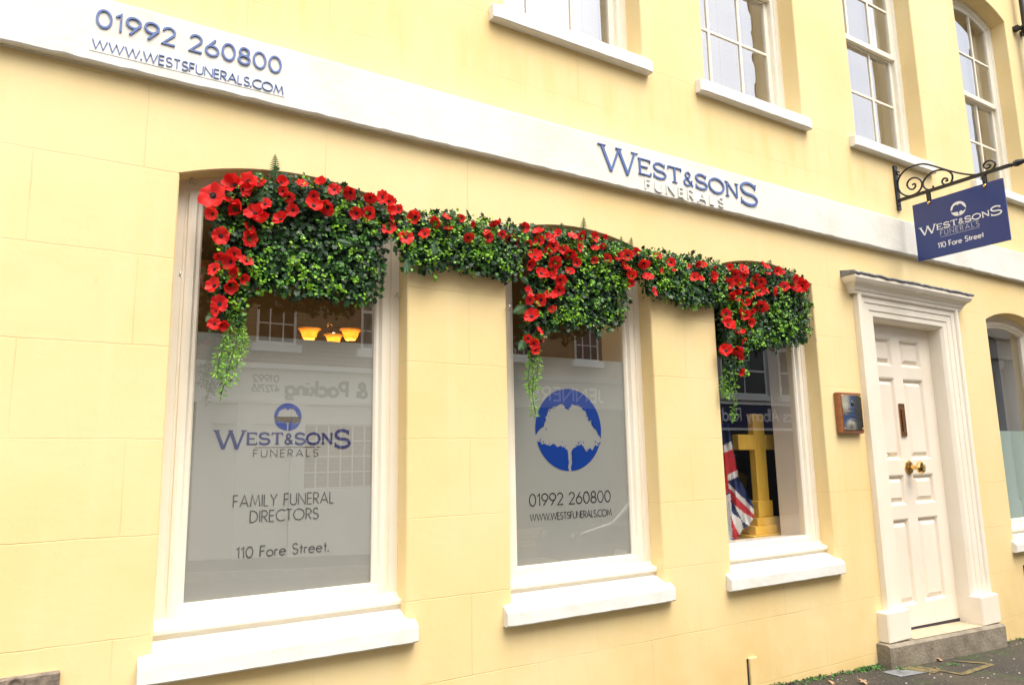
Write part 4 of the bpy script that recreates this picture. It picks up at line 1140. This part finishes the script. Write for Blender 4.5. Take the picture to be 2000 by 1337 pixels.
    for pts in trails:
        mb = MB()
        pp = [at(x, y, Y-thick*(.55+.1*i)) for i, (x, y) in enumerate(pts)]
        sp_ = smooth(pp, 7)
        mb.tube(sp_, .003, 5, 1)
        for p in sp_[1:]:
            for q in range(7):
                dr = Vector((rl.gauss(0,1), rl.gauss(0,.6), rl.gauss(-.25,.7))).normalized()
                b0 = p+dr*rl.uniform(0,.016)
                ux = dr.cross(Vector((0,-1,.2))).normalized(); L = rl.uniform(.018,.040); w = L*.12
                mid = b0+dr*L*.5+Vector((0,-.003,0))
                mb.poly([b0, mid+ux*w, b0+dr*L, mid-ux*w], 0, True)
        mb.build('trailing_spray', [M['trail'], M['stalk']], root)
    for (px, py, rp) in poppies:
        p = at(px, py, Y-thick-.018)
        rad = rp*(p-Vector((0,-CAM_D,0))).dot(CF)/F_PX*rl.uniform(.86,1.12)
        big = rp > 22
        nrm = Vector((-.42+rl.gauss(0,.72), -1, -.05+rl.gauss(0,.62)))
        if big: rad *= 1.12
        if big: nrm = Vector((-.62,-1,.12))
        ux, uy, un = basis(nrm, rl.uniform(0,6.28))
        Mx = Matrix((ux, uy, un)).transposed()
        o = bpy.data.objects.new('poppy', rl.choice(PM) if not big else PM[0])
        COL.objects.link(o); o.parent = root; o.location = p-worg(root) - un*rad*.25
        o.rotation_euler = Mx.to_euler(); o.scale = (rad,)*3
        c = bpy.data.objects.new('flower_centre', rl.choice(CM)); COL.objects.link(c); c.parent = o
    return root

garland('wide poppy and ivy garland in the head of the widest window, with the largest poppy',
 [(412,392),(440,364),(500,350),(560,352),(640,367),(720,393),(765,408),(772,440),(745,465),(736,580),(700,590),(610,574),(540,570),(485,563),(476,590),(464,632),(412,630),(424,560),(432,500),(424,450)],
 -.0, .062, [(414,380,24)]+P_A, [(537,352,537,303,13),(522,372,505,395,14),(478,392,520,378,12),(700,405,672,398,12),(420,612,402,630,10),(430,626,408,650,12),(620,372,600,352,12),(655,470,690,480,12),(545,495,575,515,10)],
 [[(458,585),(468,640),(455,690),(432,770)],[(452,600),(440,660),(428,700),(425,730)],[(462,600),(474,650),(470,690),(450,745)],[(450,620),(448,680),(440,740)]], 3900, 270, 105)
garland('poppy and box leaf garland on the yellow pier between the two frosted windows',
 [(765,445),(790,420),(830,422),(900,427),(960,440),(1010,452),(1015,480),(1006,545),(985,543),(940,533),(880,520),(830,524),(790,520),(775,490)],
 -.05, .06, P_B, [(885,455,882,408,13),(865,470,862,415,12),(895,440,925,450,16),(890,455,900,475,14),(850,470,845,500,12),(800,500,790,540,10),(915,465,940,470,12)],
 [], 3900, 520, 105)
garland('poppy and box leaf garland in the head of the blue emblem window',
 [(1008,458),(1060,454),(1130,463),(1190,478),(1250,498),(1248,530),(1216,560),(1212,625),(1180,640),(1100,638),(1055,642),(1040,690),(1018,680),(1025,600),(1035,520),(1000,480)],
 -.0, .062, P_C, [(1138,462,1139,425,10),(1212,490,1212,462,9),(1230,492,1232,464,9),(1100,450,1095,436,10),(1030,598,1000,612,10),(1018,540,1030,552,10),(1150,490,1155,512,12),(1020,470,1035,450,10),(1025,665,1012,685,8)],
 [[(1036,680),(1042,730),(1040,770),(1046,808)],[(1048,680),(1050,720),(1046,760)],[(1040,690),(1032,730),(1034,765)]], 3900, 430, 105)
garland('poppy and fern garland on the yellow pier left of the cross window',
 [(1240,492),(1275,494),(1330,502),(1395,517),(1412,540),(1405,590),(1370,594),(1330,590),(1290,575),(1262,578),(1250,540)],
 -.05, .06, P_D, [(1345,515,1352,497,9),(1300,545,1330,560,10),(1325,540,1350,530,10),(1390,525,1405,508,9),(1290,520,1300,500,9),(1350,560,1370,575,9)],
 [[(1355,592),(1356,600)]], 4200, 480, 110)
garland('poppy garland in the head of the cross window, bright poppy bunch at its right end',
 [(1398,532),(1420,526),(1480,522),(1530,533),(1568,558),(1573,600),(1570,665),(1530,672),(1480,678),(1452,680),(1450,730),(1412,728),(1404,640),(1402,590)],
 -.0, .062, P_E, [(1500,520,1505,508,8),(1430,655,1445,640,10),(1420,650,1440,660,10),(1490,640,1475,660,9),(1410,700,1420,690,9),(1545,540,1552,525,9),(1565,625,1580,630,8),(1565,580,1578,590,8)],
 [[(1425,720),(1425,760),(1418,775)],[(1432,720),(1436,770),(1428,820)],[(1418,715),(1412,750),(1414,770)]], 4200, 330, 120)

# ------------------------------------------------------------------ pavement, road and what grows along the wall
GZ = lambda x, y: -1.51-.0495*x+.03*y
def pave_mat():
    m_ = bpy.data.materials.new('pavement_asphalt'); m_.use_nodes = True
    n = m_.node_tree.nodes; l = m_.node_tree.links; b = n['Principled BSDF']; b.inputs['Roughness'].default_value = .9
    geo = n.new('ShaderNodeNewGeometry')
    def noise(sc, det, lo, hi):
        z = n.new('ShaderNodeTexNoise'); z.inputs['Scale'].default_value = sc; z.inputs['Detail'].default_value = det; l.new(geo.outputs['Position'], z.inputs['Vector'])
        r = n.new('ShaderNodeMapRange'); r.inputs[1].default_value = lo; r.inputs[2].default_value = hi; l.new(z.outputs[0], r.inputs[0]); return r.outputs[0], z
    def mix(a, bb, f):
        x = n.new('ShaderNodeMix'); x.data_type = 'RGBA'
        for nm, v in (('A',a),('B',bb)):
            if isinstance(v, tuple): x.inputs[nm].default_value = (*v, 1)
            else: l.new(v, x.inputs[nm])
        l.new(f, x.inputs['Factor']); return x.outputs['Result']
    f1, _ = noise(1.6, 6, .38, .62); c = mix((.027,.0225,.0165), (.050,.039,.024), f1)
    f2, _ = noise(3.4, 7, .56, .66); c = mix(c, (.034,.042,.012), f2)
    f3, z3 = noise(55, 4, .62, .72); c = mix(c, (.17,.15,.12), f3)
    f4, _ = noise(38, 3, .60, .70); c = mix(c, (.018,.015,.013), f4)
    l.new(c, b.inputs['Base Color'])
    bp = n.new('ShaderNodeBump'); bp.inputs['Strength'].default_value = .8; bp.inputs['Distance'].default_value = .006; l.new(z3.outputs[0], bp.inputs['Height']); l.new(bp.outputs[0], b.inputs['Normal'])
    return m_
M['pave'] = pave_mat(); M['road'] = mat('road_asphalt', (.055,.055,.055), .85, var=(.075,.073,.07), vscale=2, bump=.4, bscale=80)
M['kerb'] = mat('kerb_stone', (.30,.28,.25), .8, var=(.22,.21,.19), vscale=12)
def slab(name, x0, x1, y0, y1, dz, m_, n=2):
    mb = MB()
    mb.grid([[(x0+(x1-x0)*i/n, y, GZ(x0+(x1-x0)*i/n, 0)+dz+(.03*y if y > -2.6 else -.08)) for i in range(n+1)] for y in (y0, y1)])
    o = mb.build(name, m_); o['kind'] = 'structure'; return o
slab('pavement', -40, 60, -2.5, .35, 0, M['pave'])
slab('road', -40, 60, -8.6, -2.66, -.14, M['road'])
slab('far_pavement', -40, 60, -14, -8.75, 0, M['pave'])
mb = MB(); mb.grid([[(x, y, GZ(x,0)+z) for x in (-40, 60)] for y, z in ((-2.5,-.076),(-2.65,-.078),(-2.66,-.23))]); mb.build('kerb', M['kerb'])['kind'] = 'structure'
mb = MB(); mb.grid([[(x, y, GZ(x,0)+z) for x in (-40, 60)] for y, z in ((-8.6,-.23),(-8.61,-.076),(-8.75,-.078))]); mb.build('far_kerb', M['kerb'])['kind'] = 'structure'
# flush utility covers and a yellow painted outline by the step
def flat(name, pts, m_, org, dz=.005):
    mb = MB(); mb.poly([(x, y, GZ(x,y)+dz) for x, y in pts]); return mb.build(name, m_, org=org)
uc = flat('utility_cover', [(6.02,-.14),(6.40,-.16),(6.42,-.32),(6.03,-.30)], M['lead'], (6.2,-.22,GZ(6.2,-.22)))
tag(uc, 'small grey metal utility cover in the pavement beside the doorstep', 'utility cover')
ym = mat('worn_yellow_paint', (.17,.125,.04), .8, var=(.055,.045,.028), vscale=18)
mb = MB()
def strip(a, b, w, dz):
    a, b = Vector((*a,0)), Vector((*b,0)); d_ = (b-a).normalized(); s_ = Vector((-d_.y,d_.x,0))*w/2
    mb.poly([(p.x,p.y,GZ(p.x,p.y)+dz) for p in (a-s_, b-s_, b+s_, a+s_)])
strip((6.50,-.17),(6.62,-.50),.05,.006); strip((6.645,-.48),(7.25,-.42),.05,.006); strip((7.24,-.39),(7.02,-.20),.05,.006)
mb.poly([(x,y,GZ(x,y)+.006) for x, y in ((6.25,-.15),(6.46,-.15),(6.55,-.34),(6.42,-.36))])
tag(mb.build('pavement_marking', ym, org=(6.8,-.35,GZ(6.8,-.35))), 'worn yellow painted outline on the pavement in front of the doorstep', 'marking')
# moss and weeds along the wall foot
mb = MB(); rm = random.Random(12)
def tuft(x, y, n, s, mis=(0,1)):
    for q in range(n):
        xx, yy = x+rm.gauss(0,.03), min(y+rm.gauss(0,.018), -.004)
        leaf(mb, Vector((xx,yy,GZ(xx,yy)+rm.uniform(0,.012))), LANCE if rm.random() < .6 else BOX, rm.uniform(.5,1.2)*s, Vector((rm.gauss(0,.6),-.7+rm.gauss(0,.4),.9)), rm.uniform(0,6.28), rm.choice(mis))
for k in range(150):
    x = rm.uniform(4.6, 6.2); tuft(x, -.012-abs(rm.gauss(0,.035)), 5, .022, (0,1,2,2))
for k in range(20): tuft(rm.gauss(6.05,.09), -.03-abs(rm.gauss(0,.025)), 7, .030, (0,1,1))
for k in range(9): tuft(rm.gauss(6.30,.07), -.15-abs(rm.gauss(0,.015)), 5, .022, (0,1))
for k in range(9): tuft(rm.gauss(6.85,.09), -.26-abs(rm.gauss(0,.02)), 5, .022, (0,1))
for k in range(45): tuft(rm.uniform(8.2,9.6), -.012-abs(rm.gauss(0,.02)), 5, .026, (0,1,2))
tag(mb.build('weeds', [M['lf_light'], M['lf_mid'], mat('moss_soil', (.035,.028,.016), .9), M['lf_lime']]), 'moss and small weeds growing along the foot of the yellow wall', 'weeds', kind='stuff')
# crumbs of soil and pale grit
mb = MB()
for k in range(520):
    x = rm.uniform(4.2, 9.5); y = -.01-abs(rm.gauss(0,.05)) if rm.random() < .55 else -rm.uniform(.02,1.3); s = rm.uniform(.004,.014)
    z = GZ(x,y); a = rm.uniform(0,6.28); mi = 0 if y > -.1 else rm.choice((0,1,1))
    top = mb.vert((x,y,z+s*.8)); rg = [mb.vert((x+s*math.cos(a+q*1.257)*rm.uniform(.6,1.2), y+s*math.sin(a+q*1.257)*rm.uniform(.6,1.2), z-.001)) for q in range(5)]
    for q in range(5): mb.face((rg[q], rg[(q+1)%5], top), mi)
tag(mb.build('grit', [mat('soil_crumb', (.06,.045,.028), .9), mat('pale_grit', (.36,.32,.26), .8)]), 'soil crumbs and pale grit scattered on the pavement', 'grit', kind='stuff')
lm = [mat('dead_leaf', (.33,.19,.09), .7), mat('dead_leaf_dark', (.16,.09,.05), .7)]
for (x, y, s, mi, lb) in ((5.56,-.30,.05,0,'pale dead leaf lying on the pavement farthest from the wall'), (5.30,-.16,.045,0,'pale curled dead leaf on the pavement left of the utility cover'),
                          (6.60,-.28,.055,1,'dark curled leaf beside the yellow painted outline'), (6.90,-.17,.04,0,'pale dead leaf lying against the doorstep front')):
    mb = MB(); leaf(mb, Vector((x,y,GZ(x,y)+.012)), IVY, s*1.5, Vector((.2,-.5,1)), x*9, 0)
    tag(mb.build('fallen_leaf', lm[mi], org=(x,y,GZ(x,y))), lb, 'leaf', 'dead leaves on the pavement')

# ------------------------------------------------------------------ the other side of the street (seen mirrored in the panes)
YO = -10.66
M['obrick'] = brick_mat('brown_brick', (.34,.22,.105), (.27,.165,.075), (.38,.31,.21))
M['owhite'] = mat('far_white_paint', (.86,.85,.81), .6)
M['ogrey'] = mat('far_grey_render', (.42,.42,.40), .7)
M['odark'] = mat('far_dark_glass', (.02,.02,.022), .1)
M['onavy'] = mat('far_navy_fascia', (.012,.016,.09), .4)
M['slate'] = mat('slate_roof', (.09,.09,.10), .7)
EXO, ENO = (-1,0,0), (0,1,0)
def opp_window(root, x0, x1, z0, z1, nx, nz, sill=True, fm='owhite'):
    mb = MB(); y = YO
    f = .05
    mb.box(x0, x0+f, y-.02, y+.03, z0, z1); mb.box(x1-f, x1, y-.02, y+.03, z0, z1)
    mb.box(x0+f, x1-f, y-.02, y+.03, z0, z0+f); mb.box(x0+f, x1-f, y-.02, y+.03, z1-f, z1)
    for i in range(1, nx): x = x0+(x1-x0)*i/nx; mb.box(x-.014, x+.014, y-.02, y+.024, z0+f, z1-f)
    for j in range(1, nz):
        z = z0+(z1-z0)*j/nz; k = .03 if j*2 == nz else .014
        mb.box(x0+f, x1-f, y-.02, y+.020, z-k, z+k)
    w = mb.build('window', M[fm], root)
    mb = MB(); mb.box(x0+.01, x1-.01, y-.03, y+.008, z0+.01, z1-.01); mb.build('pane', M['odark'], w)
    if sill:
        mb = MB(); mb.box(x0-.1, x1+.1, y+.001, y+.12, z0-.16, z0-.005); mb.build('sill', M['owhite'], w)
def opp_house(label, x0, x1, top, wallm, name='terrace_house'):
    root = thing(name, ((x0+x1)/2, YO, -2.2), label, 'house')
    mb = MB(); mb.box(x0, x1, YO-7, YO, -3.2, top); mb.build('wall', wallm, root)
    mb = MB(); xm = (x0+x1)/2
    a = [(x0,YO+.25,top), (x1,YO+.25,top), (x1,YO-3.5,top+2.2), (x0,YO-3.5,top+2.2)]; b = [(x0,YO-7.2,top), (x1,YO-7.2,top)]
    mb.poly(a); mb.poly([a[3], a[2], b[1], b[0]]); mb.poly([a[0], a[3], b[0]]); mb.poly([a[1], b[1], a[2]])
    r = mb.build('roof', M['slate'], root)
    return root, r
hA, rA = opp_house('brown brick terraced house with white shopfront across the street', -4, 6.35, 7.8, M['obrick'])
for x in (-1.2, 1.05, 3.27, 5.48): opp_window(hA, x, x+.80, 2.45, 4.15, 3, 4)
for x in (-1.2, 1.05, 3.27, 5.48): opp_window(hA, x, x+.80, 5.4, 6.8, 3, 4)
mb = MB()
mb.box(-3.9, 6.3, YO+.002, YO+.10, 1.28, 1.92); mb.box(-3.9, 6.3, YO+.101, YO+.22, 1.92, 2.02); mb.box(-3.9, 6.3, YO+.101, YO+.15, 1.22, 1.30)
for x in (-3.8, 2.2, 2.95, 4.0, 5.8): mb.box(x, x+.28, YO+.003, YO+.14, -2.2, 1.22)
mb.box(2.2, 6.3, YO+.004, YO+.09, .82, 1.22); mb.box(4.0, 6.3, YO+.004, YO+.09, -2.2, -.50); mb.box(2.4, 4.0, YO+.002, YO+.03, -2.2, .82)
sf_ = mb.build('shopfront', M['owhite'], hA)
mb = MB()
for i in range(8): mb.box(4.28+i*.26-.012, 4.28+i*.26+.012, YO+.01, YO+.05, -.49, .81)
for j in range(5): mb.box(4.28, 6.2, YO+.012, YO+.046, -.48+j*.32-.012, -.48+j*.32+.012)
mb.build('shop_window', M['owhite'], sf_)
mb = MB(); add_text(mb, '& Packing', (5.60,YO+.101,1.40), EXO, Z_, ENO, .30, width=1.72, weight=.24, track=.18, depth=.01)
add_text(mb, '01992', (3.72,YO+.101,1.66), EXO, Z_, ENO, .13, width=.50, weight=.2, track=.18, depth=.01); add_text(mb, '472755', (3.73,YO+.101,1.46), EXO, Z_, ENO, .13, width=.52, weight=.2, track=.18, depth=.01)
mb.build('lettering', mat('far_grey_letter', (.10,.10,.10), .5), sf_)
hB, rB = opp_house('brown brick terraced house with dark shop fascia across the street', 6.4, 13.6, 7.4, M['obrick'])
for x in (7.2, 9.2, 11.30): opp_window(hB, x, x+.78, 2.55, 4.2, 3, 4); opp_window(hB, x, x+.78, 5.2, 6.6, 3, 4)
mb = MB(); mb.box(6.5, 13.5, YO+.002, YO+.12, 1.30, 1.95); mb.box(6.5, 13.5, YO+.121, YO+.25, 1.95, 2.08)
for x in (6.5, 8.7, 12.9): mb.box(x, x+.4, YO+.003, YO+.16, -2.4, 1.30)
sf_ = mb.build('shopfront', mat('far_taupe_paint', (.30,.28,.25), .5), hB)
mb = MB(); mb.box(6.95, 8.65, YO+.01, YO+.03, -1.6, 1.29); mb.box(9.15, 12.85, YO+.01, YO+.03, -1.6, 1.29); mb.build('shop_window', M['odark'], sf_)
mb = MB(); add_text(mb, 'JENNERS', (12.12,YO+.121,1.47), EXO, Z_, ENO, .32, width=2.3, weight=.17, track=.22, depth=.012); mb.build('lettering', M['owhite'], sf_)
hC, rC = opp_house('grey rendered house with navy shop fascia and steel windows across the street', 13.7, 24, 8.2, M['ogrey'])
for x in (14.2, 16.75, 19.4): opp_window(hC, x, x+2.0, 1.85, 3.35, 2, 2); opp_window(hC, x, x+2.0, 5.0, 6.4, 2, 2)
mb = MB(); mb.box(13.8, 21.6, YO+.002, YO+.15, .84, 1.56); mb.build('fascia', M['onavy'], hC)
mb = MB()
for z in (.80, 1.57): mb.box(13.8, 21.6, YO+.003, YO+.20, z-.035, z+.035)
mb.build('fascia_trim', M['owhite'], hC)
mb = MB(); add_text(mb, 'ics Albany Rad', (19.75,YO+.151,1.05), EXO, Z_, ENO, .36, width=3.2, weight=.15, track=.18, depth=.012); mb.build('lettering', M['owhite'], hC)
mb = MB(); mb.box(14.0, 21.4, YO+.01, YO+.04, -1.8, .76); mb.box(22.50, 23.9, YO+.01, YO+.04, -1.8, 3.0); mb.build('shop_window', M['odark'], hC)  # second box: dark panel added for the brass plate's reflection
mb = MB(); mb.box(21.75, 22.50, YO+.01, YO+.06, .62, 2.1); mb.lathe((21.98,YO+.061,1.50), ENO, [(0,.22), (.004,.22), (.005,0)], 18, 1); mb.box(21.78, 22.2, YO+.0605, YO+.064, 1.35, 1.95, 1)  # invented panel, added to give the brass plate a blue and white reflection
mb.lathe((22.22,YO+.061,.90), ENO, [(0,.24), (.004,.24), (.005,0)], 18, 1); mb.lathe((22.22,YO+.066,.90), ENO, [(0,.10), (.004,.10), (.005,0)], 12, 2)
mb.build('reflection_panel', [mat('reflection_panel_blue', (.03,.11,.42), .5), M['owhite'], M['odark']], hC)
# tall brick stacks, added to block sky reflections in the upper panes
for root, roof, x0, x1, zt in ((hC, rC, 13.75, 15.2, 17.5), (hC, rC, 20.75, 22.8, 20.0)):
    mb = MB(); mb.box(x0, x1, YO-.9, YO-.3, 7.0, zt); mb.box(x0-.08, x1+.08, YO-1.0, YO-.2, zt, zt+.3)
    for q in range(3): mb.lathe(((x0+x1)/2-.4+q*.4, YO-.6, zt+.3), Z_, [(0,.13), (.5,.10), (.5,.08)], 10)
    mb.build('sky_blocker', M['obrick'], roof)
hD, rD = opp_house('pale stone hall with columns and pediment across the street', 24.4, 40, 9.0, M['owhite'], 'stone_hall')
for x0, x1 in ((29.9, 32.2), (38.4, 39.9)):  # more added stacks, placed to darken reflections in the upper panes
    mb = MB(); mb.box(x0, x1, YO-.9, YO-.3, 9.2, 21.5); mb.box(x0-.1, x1+.1, YO-1.0, YO-.2, 21.5, 21.9); mb.build('sky_blocker', M['obrick'], rD)
for k in range(9):
    mb = MB(); x = 27+k*1.4; mb.lathe((x,YO+.35,-2), Z_, [(-.9,.34), (0,.34), (.1,.27), (5.3,.23), (5.4,.34), (5.7,.36)], 14); mb.build('column', M['owhite'], hD)
mb = MB(); mb.box(26.4, 39, YO+.003, YO+.8, 3.7, 4.5); mb.box(26.2, 39.2, YO+.003, YO+1.0, 4.5, 4.75)
pd = [(30.5,4.75),(36.5,4.75),(33.5,6.4)]
mb.poly([(x,YO+.9,z) for x, z in pd]); mb.poly([(x,YO+.01,z) for x, z in pd][::-1])
for i in range(3): a, b = pd[i], pd[(i+1)%3]; mb.poly([(a[0],YO+.9,a[1]),(a[0],YO+.01,a[1]),(b[0],YO+.01,b[1]),(b[0],YO+.9,b[1])])
mb.build('pediment', mat('hall_stone', (.55,.50,.42), .8), hD)

# parked car by the far kerb
cz = GZ(11, 0)-.22
car = thing('parked_car', (11.0, -7.5, cz), 'dark hatchback car parked by the far kerb', 'car')
body_prof = [(8.45,.35),(8.40,.70),(8.55,.92),(9.30,1.06),(10.0,1.52),(10.6,1.70),(11.8,1.72),(12.7,1.55),(13.3,1.15),(13.6,1.05),(13.7,.60),(13.6,.35)]
mb = MB(); rows = []
for yy, sc_ in ((-8.35,.92),(-8.25,1.0),(-7.0,1.0),(-6.9,.92)):
    rows.append([(x, yy if z < 1.1 else -7.62+(yy+7.62)*.86, cz+.35+(z-.35)*(sc_ if z > .6 else 1)) for x, z in body_prof])
ids = mb.grid(rows, 0, True, True); mb.face(ids[0][::-1]); mb.face(ids[-1])
mb.build('body', mat('car_paint', (.02,.022,.03), .2, coat=1), car)
mb = MB()
sp = [(9.45,1.10),(10.05,1.50),(10.65,1.64),(11.75,1.66),(12.5,1.52),(12.9,1.15)]
mb.poly([(x, -6.885-.0*z, cz+z*.985) for x, z in sp]); mb.build('side_window', M['odark'], car)
for x in (9.35, 12.75):
    for y in (-6.93, -8.32):
        mb = MB(); mb.lathe((x,y-.1,cz+.36), (0,1,0), [(0,.20), (0,.36), (.02,.38), (.2,.38), (.22,.36), (.22,.24)], 22); wh = mb.build('wheel', M['dkrubber'], car)
        mb = MB(); mb.lathe((x,y+.10,cz+.36), (0,1,0), [(0,.24), (.015,.22), (.02,.06), (.03,0)], 5, sm=False); mb.build('rim', M['steel'], wh)
for y in (-7.15, -8.1):
    mb = MB(); mb.lathe((8.47,y,cz+.80), (-1,0,.3), [(0,.09), (.03,.075), (.045,0)], 12); mb.build('headlight', M['lead'], car)

# ------------------------------------------------------------------ scale the finished place to metres and set it on z = 0
for me in bpy.data.meshes:
    if me.name.startswith('poppy') or me.name.startswith('flower_centre'): continue
    me.transform(Matrix.Scale(SCALE, 4))
for o in list(SC.objects):
    if o.parent and o.parent.name.startswith('poppy'): continue
    o.location = o.location*SCALE
    if o.name.startswith('poppy'): o.scale = o.scale*SCALE
    if o.parent is None: o.location.z += LIFT*SCALE
